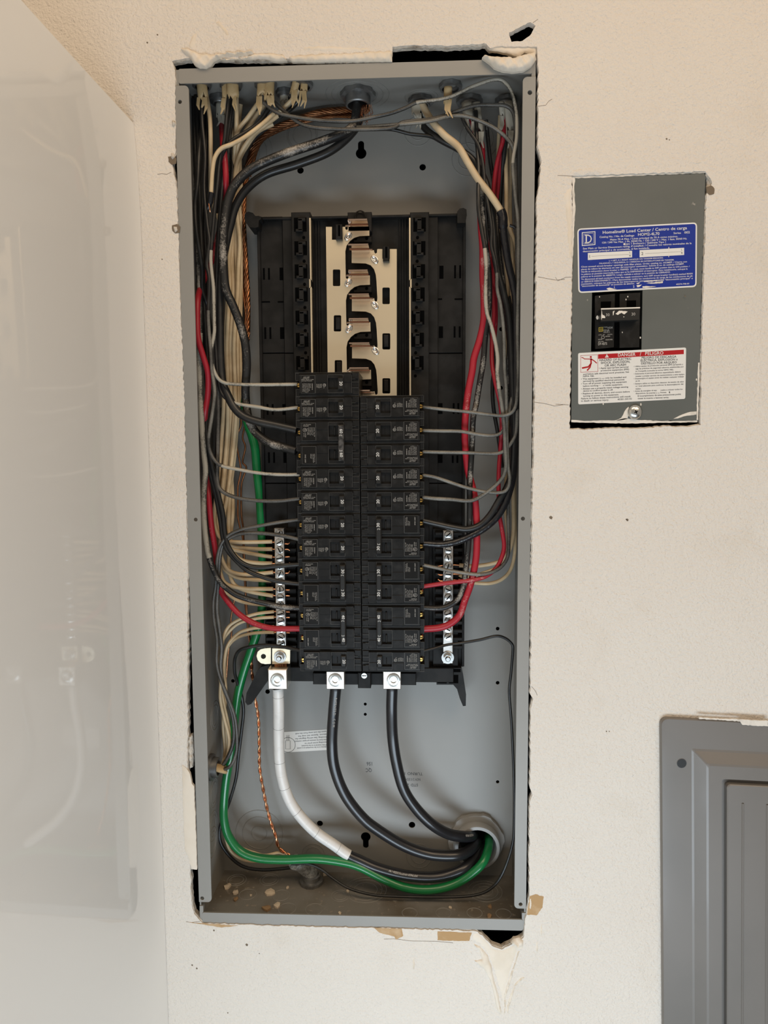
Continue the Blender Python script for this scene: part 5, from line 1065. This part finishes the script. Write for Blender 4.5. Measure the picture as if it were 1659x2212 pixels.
stranded('twisted_copper_pair', 'twisted bare copper pair hanging down to the bottom clamp', [(543, 1415, 2.9), (544, 1450), (551, 1508), (558, 1550), (560, 1619), (561, 1660), (568, 1702), (576, 1743), (587, 1782), (596, 1807), (603, 1832), (625, 1848, 2.8)], 2.0, 1.9, 2, 11, 'copper')
# ---- green ground and the service cables
o, s, rw = wire('green_wire', 'thick green ground wire sweeping down the left and along the bottom', [(527, 850, 3.3), (530, 890, 3.2), (536, 919, 3.0), (544, 941), (551, 969), (555, 1016), (561, 1071), (565, 1140), (567, 1203), (567, 1286), (564, 1328), (554, 1370), (540, 1411), (526, 1453), (514, 1500), (507, 1552), (501, 1619), (490, 1674), (484, 1730, 2.4), (484, 1771, 2.3), (494, 1807), (519, 1838), (556, 1853), (610, 1857), (679, 1855), (734, 1861), (776, 1872), (829, 1899), (876, 1917, 1.8), (926, 1922, 1.7), (976, 1912), (1015, 1890), (1043, 1863, 2.2), (1055, 1832, 2.8), (1056, 1812, 3.6), (1050, 1806, 4.6)], 9.2, 'green_wire', sub=8, seg=14)
wire('ivory_wire', 'thin ivory wire following the inside of the green bend at the lower left', zI((468, 980, 2.8), (475, 1080, 2.8), (510, 1190), (570, 1260), (700, 1310), (770, 1325), (870, 1305), (930, 1320, 2.9)), 3.0, 'ivory_wire')
wire('ivory_wire', 'thin ivory wire peeping out under the green bend at the lower left', zI((455, 1180, 2.9), (490, 1280, 2.8), (560, 1345), (640, 1372), (740, 1375, 2.9)), 2.8, 'ivory_wire')
def cable(label, pts, r, mt='black_cable'):
    return wire('service_cable', label, pts, r, mt, sub=9, seg=18)
def print_along(parent, s, rw, txt, i0, di, size, flip=1, turn=0.0, mt='print_dim'):
    """maker's print laid along the cable's front"""
    mb = MB(); acc = i0
    for ch in txt:
        if ch != ' ':
            i = int(acc); 
            if i+2 >= len(s) or i < 1: break
            t = (s[i+1]-s[i-1]).normalized()*flip; n = (CAM-s[i]); n = (n-t*n.dot(t)).normalized(); u = n.cross(t).normalized(); n2 = (n*math.cos(turn)+u*math.sin(turn)); u2 = n2.cross(t)
            p = s[i].lerp(s[i+1], acc-i)+n2*(rw*1.02)
            mb.text(ch, p-u2*size*0.35, t, u2, size)
        acc += di*flip
    return mb.build('maker_print', mt, parent)
cb, s, rw = cable('thick black service cable wrapped in white tape, under the neutral lug', [(600, 1484, 1.7), (601, 1494, 1.7), (602, 1535, 1.8), (602, 1591, 2.0), (604, 1646, 2.1), (611, 1688), (626, 1730), (651, 1766), (684, 1799), (720, 1824), (751, 1846, 2.1), (776, 1858), (815, 1875), (871, 1890, 1.9), (926, 1895, 1.9), (968, 1889), (1001, 1876, 2.2), (1023, 1858, 2.6), (1034, 1836, 3.2), (1034, 1822, 4.6)], 11.0)
print_along(cb, s, rw, 'A4 1402DO Southwire\u00ae ReLabel', 12*9+4, 0.36, 6.2*scale_at(s[0]), 1, 0.15)
nt = 10*9+2
MB().tube(s[3:nt], rw*1.045, 18, cap=False).build('white_tape', 'white_tape', cb, smooth=50)
for i in range(6, nt, 6):
    t = (s[i+1]-s[i-1]).normalized(); t = (t+Vector((0.0, 0, -0.25 if i < 50 else 0.1))).normalized()
    a = t.orthogonal().normalized(); b = t.cross(a); vs = []; rr = rw*1.053
    MB().ring(s[i], t, rw*1.03, rw*0.030, 28).build('tape_seam', 'white_tape' if i % 12 else 'tape_edge', cb, smooth=True)
cb2, s2, rw2 = cable('thick black service cable under the middle main lug', [(725, 1484, 1.4), (725, 1491, 1.4), (721, 1535, 1.5), (717, 1605, 1.7), (723, 1660), (745, 1716), (781, 1764), (815, 1792, 1.9), (871, 1826), (926, 1845), (982, 1848, 2.2), (1012, 1838, 2.6), (1028, 1822, 3.2), (1030, 1812, 4.6)], 11.8)
print_along(cb2, s2, rw2, 'PATENTED COM', 12, 0.85, 7*scale_at(s2[0]), 1, 0.2)
cb3, s3, rw3 = cable('thick black service cable under the right main lug', [(847, 1484, 1.4), (847, 1491, 1.4), (846, 1535, 1.5), (848, 1591, 1.7), (856, 1646), (871, 1702), (896, 1743), (932, 1780, 2.0), (968, 1801), (1000, 1807, 2.6), (1020, 1806, 3.2), (1024, 1803, 4.6)], 11.8)
print_along(cb3, s3, rw3, 'SOUTHWIRE.COM', 9*9, -0.42, 6.5*scale_at(s3[0]), -1, -0.2)
# ---- right breakers
RW = [
 ('black_wire', 'pale scuffed wire arching across the top and down to the topmost right breaker', [(570, 222, .9), (598, 243, .8), (645, 254, .8), (700, 261, .8), (756, 262, .8), (802, 254, .8), (843, 245), (876, 233), (899, 222), (926, 218), (954, 214), (982, 206), (1023, 186), (1065, 172, .7), (1087, 175), (1104, 197), (1115, 242), (1116, 297), (1108, 353), (1113, 422), (1119, 477), (1120, 560), (1119, 640), (1118, 720), (1119, 780), (1118, 835), (1114, 876), (1104, 892), (1084, 898), (1051, 895), (1004, 889), (954, 884), (912, 879, .95)], W20, [(8, 'dark_grey_wire'), (18, 'pale_grey_wire'), (40, 'grey_wire')]),
 ('black_wire', 'dark wire across the top to the second right breaker', [(587, 215, 1.1), (617, 243, 1.0), (659, 271, .95), (728, 279, .95), (815, 279, 1.0), (851, 275), (871, 264), (926, 258), (968, 247), (1023, 229), (1065, 227), (1093, 229), (1109, 245), (1114, 290, 1.5), (1114, 360, 1.9), (1115, 450), (1116, 540), (1116, 640), (1114, 740), (1113, 820, 1.4), (1102, 877), (1097, 899), (1090, 924), (1079, 937), (1059, 941), (1029, 938), (996, 932), (954, 931), (912, 930, .95)], W20, [(17, 'dark_grey_wire'), (40, 'grey_wire')]),
 ('black_wire', 'grey wire slanting right under the top clamps to the third right breaker', [(770, 276, 1.1), (850, 270, 1.1), (926, 262, 1.05), (968, 252), (996, 250), (1023, 256), (1065, 275), (1093, 297), (1108, 320, 1.4), (1114, 370, 2.2), (1117, 480), (1118, 600), (1118, 720), (1118, 830, 1.8), (1117, 891, 1.3), (1114, 935), (1104, 957), (1087, 975), (1065, 980), (1010, 978), (954, 977), (912, 976, .95)], W20, 'grey_wire'),
 ('black_wire', 'black wire branching from the crossing wires to the thick black cable', [(815, 279, 1.2), (849, 280, 1.3), (885, 289, 1.4), (926, 294, 1.6), (950, 304, 1.9), (985, 318, 2.6)], 3.6, 'black_wire'),
 ('black_wire', 'scuffed grey wire to the fourth right breaker', [(996, 250, 1.5), (1010, 278, 1.5), (1032, 311, 1.4), (1043, 353), (1048, 408), (1056, 455), (1062, 495), (1061, 531), (1068, 559), (1073, 590), (1074, 625), (1082, 662), (1088, 717), (1090, 800), (1093, 835), (1094, 891), (1095, 946), (1097, 1002), (1101, 1035), (1095, 1057), (1079, 1064), (1051, 1063), (1010, 1054), (976, 1043), (940, 1031), (912, 1026, .95)], W20, [(9, 'black_wire'), (40, 'grey_wire')]),
 ('black_wire', 'white-smeared wire curling up to the fifth right breaker', [(1028, 240, 1.8), (1030, 300, 1.6), (1034, 367), (1033, 420, 1.2), (1034, 455), (1040, 495), (1047, 537), (1050, 579), (1049, 640), (1052, 676), (1060, 700), (1070, 740), (1075, 775), (1074, 805), (1078, 840), (1083, 870), (1089, 919), (1091, 960), (1093, 1002), (1088, 1027), (1073, 1046), (1051, 1064), (1026, 1079), (1007, 1082), (976, 1079), (940, 1077), (912, 1074, .95)], 4.4, [(6, 'black_wire'), (14, 'pale_grey_wire'), (30, 'grey_wire')]),
 ('black_cable', 'thick black wire to the upper screw of the upper right 30 breaker', [(906, 225, 2.2), (910, 264, 2.0), (926, 285, 1.8), (954, 303, 1.7), (990, 322, 1.7), (1018, 342), (1037, 369), (1051, 398), (1060, 440, 1.7), (1065, 490), (1068, 540), (1076, 590), (1087, 630), (1098, 680), (1103, 740, 1.5), (1106, 800), (1108, 860), (1111, 905), (1111, 960), (1107, 1016), (1095, 1052), (1079, 1079), (1059, 1112), (1037, 1134), (1010, 1143), (982, 1140), (949, 1133), (913, 1125, .95)], 7.2, 'black_wire'),
 ('black_wire', 'scuffed wire crossing under the right red wire to the lower right 30 breaker', [(1016, 235, 2.2), (1030, 300, 2.2), (1046, 380, 2.2), (1054, 460), (1060, 520), (1080, 600), (1092, 680), (1100, 760), (1104, 840), (1106, 900), (1105, 960), (1101, 1040), (1098, 1085), (1098, 1127), (1099, 1165), (1097, 1200), (1085, 1222), (1065, 1235, 1.1), (1037, 1241), (1004, 1238), (968, 1232), (940, 1226), (912, 1220, .95)], 4.0, [(10, 'dusty_black'), (18, 'dark_grey_wire'), (40, 'grey_wire')]),
 ('red_wire', 'slim red wire to the lower screw of the lower right 30 breaker', [(1091, 240, 2.1), (1087, 300, 2.0), (1079, 330), (1071, 367), (1066, 410, 2.3), (1060, 500, 2.6), (1062, 590, 2.6), (1066, 640, 2.3), (1067, 680, 2.2), (1063, 730, 2.2), (1063, 785, 1.8), (1071, 830, 1.5), (1081, 875), (1084, 919), (1081, 970, 2.0), (1078, 1010, 1.8), (1077, 1057), (1079, 1113), (1083, 1137), (1089, 1178), (1083, 1206), (1071, 1228), (1051, 1244), (1026, 1252, 1.1), (996, 1256), (954, 1261), (913, 1267, .95)], 4.8, 'red_wire'),
 ('black_wire', 'glossy black wire to the upper screw of the right 40 breaker', [(1020, 235, 2.0), (1032, 310, 2.1), (1038, 380), (1042, 450, 1.7), (1048, 520, 1.6), (1056, 590, 1.7), (1057, 650), (1053, 690), (1048, 731), (1044, 780), (1037, 822), (1029, 871), (1022, 905), (1019, 974), (1015, 1043), (1015, 1099), (1014, 1142), (1011, 1189), (1007, 1225), (1001, 1264), (990, 1292), (971, 1308), (949, 1314), (914, 1313, .95)], 6.4, 'dusty_black'),
 ('red_wire', 'thick red wire running down the right to the lower 40 breaker screw', [(1012, 230, 2.3), (1030, 290, 2.4), (1040, 320, 2.2), (1040, 380, 2.4), (1038, 440, 2.0), (1040, 495, 1.7), (1043, 537), (1043, 593), (1045, 634), (1045, 690), (1037, 731), (1024, 773), (1020, 802), (1011, 849), (1005, 905), (1005, 960), (1011, 1016, 1.5), (1020, 1050), (1026, 1079), (1029, 1118), (1030, 1148), (1029, 1198), (1023, 1236), (1015, 1267), (1004, 1297), (993, 1328), (973, 1347), (949, 1356), (915, 1359, .95)], 7.6, 'red_wire'),
 ('black_wire', 'thin black wire looping from the bottom right breaker down to the bottom clamp', [(913, 1407, .95), (940, 1400, 1.1), (965, 1393, 1.3), (996, 1389), (1037, 1382, 1.6), (1071, 1374), (1090, 1378), (1105, 1390, 1.7), (1108, 1402), (1104, 1453), (1100, 1494), (1105, 1563), (1109, 1652, 1.8), (1111, 1730), (1110, 1800), (1105, 1832, 1.8), (1093, 1869), (1079, 1898, 1.7), (1062, 1918), (1037, 1931, 1.6), (996, 1937, 1.6), (926, 1938, 1.6), (843, 1936, 1.6), (800, 1932, 1.65), (754, 1919, 1.8), (720, 1898, 2.0), (693, 1877, 2.1), (665, 1866, 2.1), (630, 1866, 2.2)], 3.0, 'black_wire'),
]
for n_, lab, pts, r, mt in RW: wire(n_, lab, pts, r, mt)
tc, s, rw = wire('taped_cable', 'tan wire turning black with tape, to the lower screw of the upper right 30 breaker', [(912, 225, 1.8), (920, 240, 1.7), (935, 264, 1.5), (960, 292, 1.35), (990, 317, 1.3), (1010, 350, 1.3), (1032, 386, 1.3), (1059, 421), (1084, 461), (1087, 490, 1.3), (1090, 520), (1099, 573), (1108, 612), (1114, 650, 1.4), (1115, 720), (1115, 800), (1114, 891, 1.4), (1112, 974), (1108, 1030), (1100, 1063), (1090, 1090), (1073, 1117), (1048, 1140), (1018, 1157), (987, 1170, 1.1), (954, 1176), (914, 1174, .95)], 7.4, 'tan_cable')
i0 = 8*7
MB().tube(s[i0-1:], [rw*(1.35 if i < 9 else 1.06) for i in range(len(s)-i0+1)], 12).build('black_tape', 'black_tape', tc, smooth=50)
q = P(1101, 487, 1.2); MB().tube([q, q+Vector((0.004, 0, -0.001)), q+Vector((0.006, 0, -0.003))], 0.0016, 8).build('tape_tail', 'black_tape', tc, smooth=50)
for i, (lab, pts, yb) in enumerate((('ivory wire bulging along the right wall to the upper right bar screw', [(1091, 260, 2.4), (1093, 340, 2.4), (1094, 408), (1095, 469, 2.2), (1103, 500), (1114, 531), (1115, 575), (1107, 620), (1107, 680), (1108, 800, 2.4), (1106, 900), (1107, 1000), (1109, 1085), (1109, 1148), (1102, 1184), (1087, 1207), (1065, 1217), (1023, 1223), (992, 1221, 2.1)], 1220),
        ('ivory wire in the middle of the three reaching the right terminal bar', [(1080, 250, 2.7), (1076, 330), (1074, 420, 2.8), (1076, 476), (1087, 518), (1093, 579), (1097, 634), (1092, 717), (1094, 800), (1096, 900), (1094, 1000), (1092, 1099), (1096, 1148), (1097, 1190), (1079, 1222), (1037, 1240), (1004, 1246), (992, 1242, 2.1)], 1240),
        ('ivory wire lowest of the three reaching the right terminal bar', [(1099, 250, 2.8), (1103, 340), (1102, 450, 2.9), (1107, 560), (1108, 700), (1110, 850), (1111, 1000), (1112, 1100), (1112, 1190), (1104, 1228), (1086, 1250), (1059, 1260), (1023, 1259), (990, 1254, 2.1)], 1253))):
    o, s, rw = wire('ivory_wire', lab, pts, 4.6 if i == 0 else 4.0, 'ivory_wire', group='ivory neutral wires at the right terminal bar')
    tip(o, [(994, yb+1, 2.12), (978, yb, 2.12), (952, yb+2, 2.12), (946, yb+random.uniform(-2, 3), 2.14)], 1.7)
for lab, pts, mt, r in (('dark red wire mostly hidden inside the right bundle', [(1092, 240, 2.4), (1084, 320, 2.3), (1078, 380, 2.5), (1072, 480, 2.8), (1068, 600, 2.5), (1070, 660, 2.4), (1070, 700, 2.5), (1064, 760, 2.7)], 'red_wire', 5.2), ('black wire behind the red wire at the upper right', [(1096, 245, 2.2), (1090, 320, 2.2), (1082, 400, 2.6), (1078, 520, 2.8), (1084, 640, 2.8), (1096, 800, 2.8), (1104, 960, 2.8)], 'black_wire', 5.2),
        ('black wire bowing out behind the slim red wire', [(1058, 700, 2.6), (1068, 780, 2.6), (1064, 830, 2.5), (1066, 880, 2.4), (1076, 940, 2.4), (1085, 1010, 2.5)], 'black_wire', 4.4), ('black wire filling the right bundle beside the flange', [(1104, 640, 2.4), (1108, 740), (1104, 840, 2.2), (1108, 940), (1104, 1020, 2.2), (1096, 1080, 2.4)], 'black_wire', 6.0),
        ('dusty black wire between the tan and taped wires at the right', [(1050, 260, 2.6), (1058, 340), (1070, 420, 2.7), (1076, 520), (1086, 600, 2.0), (1096, 670), (1099, 740, 1.9), (1096, 820, 2.1), (1098, 900, 2.4)], 'dusty_black', 4.6)):
    wire('red_wire' if mt == 'red_wire' else 'black_wire', lab, pts, r, mt)
# ---- torn cable sheaths under the clamps
def sheath(label, x0, y0, x1, y1, w, d0, d1, mt, seed):
    rnd = random.Random(seed); a, b = P(x0, y0, d0), P(x1, y1, d1); s_ = scale_at(a); seg = 16; vs = []; ax = (b-a); n = 5
    lens = [1+rnd.uniform(-.35, .25) for _ in range(seg)]
    for k in range(n+1):
        t = k/n
        for i in range(seg):
            u = 2*math.pi*i/seg; tt = t*(lens[i] if k == n else min(1, lens[i]*1.0) if k > n-2 else 1); r = w*s_*(1+0.10*t*math.sin(3*u+seed)+0.25*max(0, tt-0.8)*rnd.uniform(-1, 1))
            p = a+ax*tt; vs.append(p+Vector((math.cos(u)*r, math.sin(u)*r*0.62, 0.15*math.cos(u)*ax.x)))
    fs = [(k*seg+i, k*seg+(i+1) % seg, (k+1)*seg+(i+1) % seg, (k+1)*seg+i) for k in range(n) for i in range(seg)]
    o = MB().add(vs, fs).build('cable_sheath', mt, smooth=45, origin=a); tag(o, label, 'cable sheath')
    m_ = o.modifiers.new('thick', 'SOLIDIFY'); m_.thickness = 0.0009
    for k in range(3):
        x = x1+rnd.uniform(-w, w)*0.8; l = rnd.uniform(18, 34)
        q = [P(x, y1-6, d1-.12), P(x+rnd.uniform(-3, 3), y1+l*0.5, d1-.12), P(x+rnd.uniform(-7, 7), y1+l, d1-.05)]; ww = rnd.uniform(2, 4)*s_
        MB().add([q[0]+Vector((-ww, 0, 0)), q[0]+Vector((ww, 0, 0)), q[1]+Vector((ww*0.9, 0.0006, 0)), q[1]+Vector((-ww*0.9, 0, 0)), q[2]+Vector((ww*0.3, 0, 0)), q[2]+Vector((-ww*.2, 0, 0)), q[0]+Vector((-ww, .0008, 0)), q[0]+Vector((ww, .0008, 0))], [(0, 1, 2, 3), (3, 2, 4, 5), (0, 6, 7, 1)]).build('torn_strip', mt, o)
sheath('tan torn cable sheath in the top left corner', 435, 172, 438, 216, 11.5, .85, 1.0, 'tan_sheath', 1)
sheath('narrow tan cable sheath beside the second clamp from the left', 484, 172, 486, 218, 6, .9, .95, 'tan_sheath', 2)
sheath('wide tan torn cable sheath under the second clamp from the left', 502, 172, 504, 212, 13, .8, .95, 'tan_sheath', 3)
sheath('left tan cable sheath of the pair under the third clamp', 566, 172, 565, 214, 10, .8, .95, 'tan_sheath', 4)
sheath('right tan cable sheath of the pair under the third clamp', 582, 172, 582, 212, 11, .8, .9, 'tan_sheath', 5)
sheath('left tan cable sheath under the clamp nearest the hub', 641, 172, 634, 200, 8, .8, .95, 'tan_sheath', 6)
sheath('right tan cable sheath under the clamp nearest the hub', 658, 172, 655, 202, 8, .9, 1.0, 'tan_sheath', 7)
sheath('dull brown cable sheath in the small rear clamp', 614, 200, 612, 222, 9, 1.6, 1.7, 'grey_sheath', 8)
sheath('grey square-cut cable sheath around the red wire at the upper left', 475, 222, 476, 254, 9, 2.2, 2.3, 'grey_sheath', 9)
sheath('pale cable sheath torn open right of the hub', 902, 222, 904, 250, 14, 1.9, 1.9, 'grey_sheath', 10)
sheath('tan curled cable sheath in the front upper right clamp', 968, 188, 968, 222, 9, .95, 1.05, 'tan_sheath', 11)
sheath('left pale cable sheath under the seventh clamp', 1008, 222, 1014, 268, 11, 1.9, 1.9, 'grey_sheath', 12)
sheath('right pale cable sheath under the seventh clamp', 1028, 222, 1036, 290, 9, 2.0, 2.0, 'grey_sheath', 13)
sheath('left pale cable sheath in the top right corner', 1083, 220, 1085, 256, 6, 1.9, 2.0, 'grey_sheath', 14)
sheath('right pale cable sheath in the top right corner', 1098, 220, 1102, 288, 9, 1.9, 2.0, 'grey_sheath', 15)
# ---- lower left side clamp with its cable
c = PX(453, 1657, -BW/2+T); c.y = min(max(c.y, 0.03), BD-0.02)
t = thing('cable_clamp', 'zinc cable clamp in the lower left side wall', 'cable clamp', c)
MB().lathe(c, (1, 0, 0), [(0.010, 0), (0.0155, 0.0002), (0.0155, 0.004), (0.012, 0.0045)], 12).build('locknut', 'zinc_dull', t, smooth=35)
MB().lathe(c, (1, 0, 0), [(0.0115, 0.003), (0.0115, 0.010), (0.0095, 0.0105), (0.009, 0.002)], 24).build('throat', 'zinc_dull', t, smooth=35)
q0 = c+Vector((0.006, 0, 0)); q1 = P(492, 1664, 2.2)
o = MB(); seg = 14; rnd = random.Random(4); vs = []; n = 4
for k in range(n+1):
    for i in range(seg):
        u = 2*math.pi*i/seg; tt = k/n*(1 if k < n else 1+rnd.uniform(-.3, .15)); p = q0.lerp(q1, tt); vs.append(p+Vector((0, math.cos(u)*0.0065, math.sin(u)*0.0042)))
o.add(vs, [(k*seg+i, k*seg+(i+1) % seg, (k+1)*seg+(i+1) % seg, (k+1)*seg+i) for k in range(n) for i in range(seg)])
o = o.build('cable_sheath', 'tan_sheath', smooth=45, origin=q0); tag(o, 'tan cable sheath coming out of the lower left side clamp', 'cable sheath'); m_ = o.modifiers.new('thick', 'SOLIDIFY'); m_.thickness = 0.0009
# ---- armoured cable through the bottom wall
c = PZ(673, 1905, zbot); c.y = min(max(c.y, 0.03), BD-0.022)
t = thing('cable_clamp', 'dusty grey clamp and armoured cable stub in the bottom wall', 'cable clamp', c)
MB().lathe(c, (0, 0, 1), [(0.009, 0), (0.0145, 0.0003), (0.0145, 0.004), (0.011, 0.005), (0.011, 0.010), (0.009, 0.011)], 12).build('locknut', 'zinc_dull', t, smooth=35)
pts = [c, c+Vector((-0.001, 0, 0.012)), P(664, 1878, c.y/IN), P(648, 1866, c.y/IN-0.3), P(636, 1862, c.y/IN-0.6)]
s = spline(pts, 8); MB().tube(s, [0.0085*(1+0.06*(i % 2)) for i in range(len(s))], 16).build('armour', 'armor_dusty', t, smooth=50)
# ---- flakes of plaster lying in the bottom of the box
fl = [(zK((475, 598))[0], 8, 'flake_cream', 'largest cream plaster flake near the left corner of the box floor'), (zK((535, 642))[0], 7, 'flake_cream', 'rounded cream plaster flake on the box floor'), (zK((540, 692))[0], 6, 'flake_brown', 'square tan plaster flake on the box floor'), (zK((805, 645))[0], 10, 'flake_cream', 'long curved cream flake on the box floor'), (zK((860, 745))[0], 8, 'flake_cream', 'crumpled cream flake by the front lip of the box floor'), (zK((780, 765))[0], 9, 'flake_brown', 'torn brown paper scrap by the front lip of the box floor'), (zK((655, 662))[0], 3, 'flake_cream', 'small cream crumb inside a stamped circle on the box floor'), (zK((940, 603))[0], 4, 'flake_cream', 'small cream crumb left of the bottom clamp'), (zK((1235, 500))[0], 5, 'flake_cream', 'cream crumb right of the bottom clamp'), (zK((1410, 630))[0], 4, 'flake_cream', 'cream crumb under the thin black wire'), (zK((1350, 802))[0], 4, 'flake_cream', 'cream crumb on the front lip of the box floor'), (zL((768, 758))[0], 4, 'flake_cream', 'white crumb near the right of the box floor'), (zL((1070, 830))[0], 6, 'flake_brown', 'ochre paper scrap near the right front of the box floor'), (zL((1075, 750))[0], 6, 'flake_brown', 'brown crumb near the right corner of the box floor')]
for (x, y), r, mt, lab in fl:
    c = PZ(x, y, zbot+0.0008); rnd = random.Random(int(x)); s_ = scale_at(c)*r; n = 7; ph = rnd.uniform(0, 3)
    top = [c+Vector((s_*(1.1 if r > 8 else 0.9)*rnd.uniform(.7, 1.15)*math.cos(ph+2*math.pi*i/n), s_*1.3*rnd.uniform(.6, 1.1)*math.sin(ph+2*math.pi*i/n), s_*rnd.uniform(.1, .5))) for i in range(n)]
    bot = [Vector((p.x, p.y, zbot+0.0002)) for p in top]
    MBo = MB().add(top+bot+[c+Vector((0, 0, s_*0.5))], [(i, (i+1) % n, 2*n) for i in range(n)]+[(i+n, (i+1) % n+n, (i+1) % n, i) for i in range(n)]+[tuple(range(n, 2*n))[::-1]])
    tag(MBo.build('plaster_flake', mt, origin=c), lab, 'flake', 'plaster flakes on the box floor')
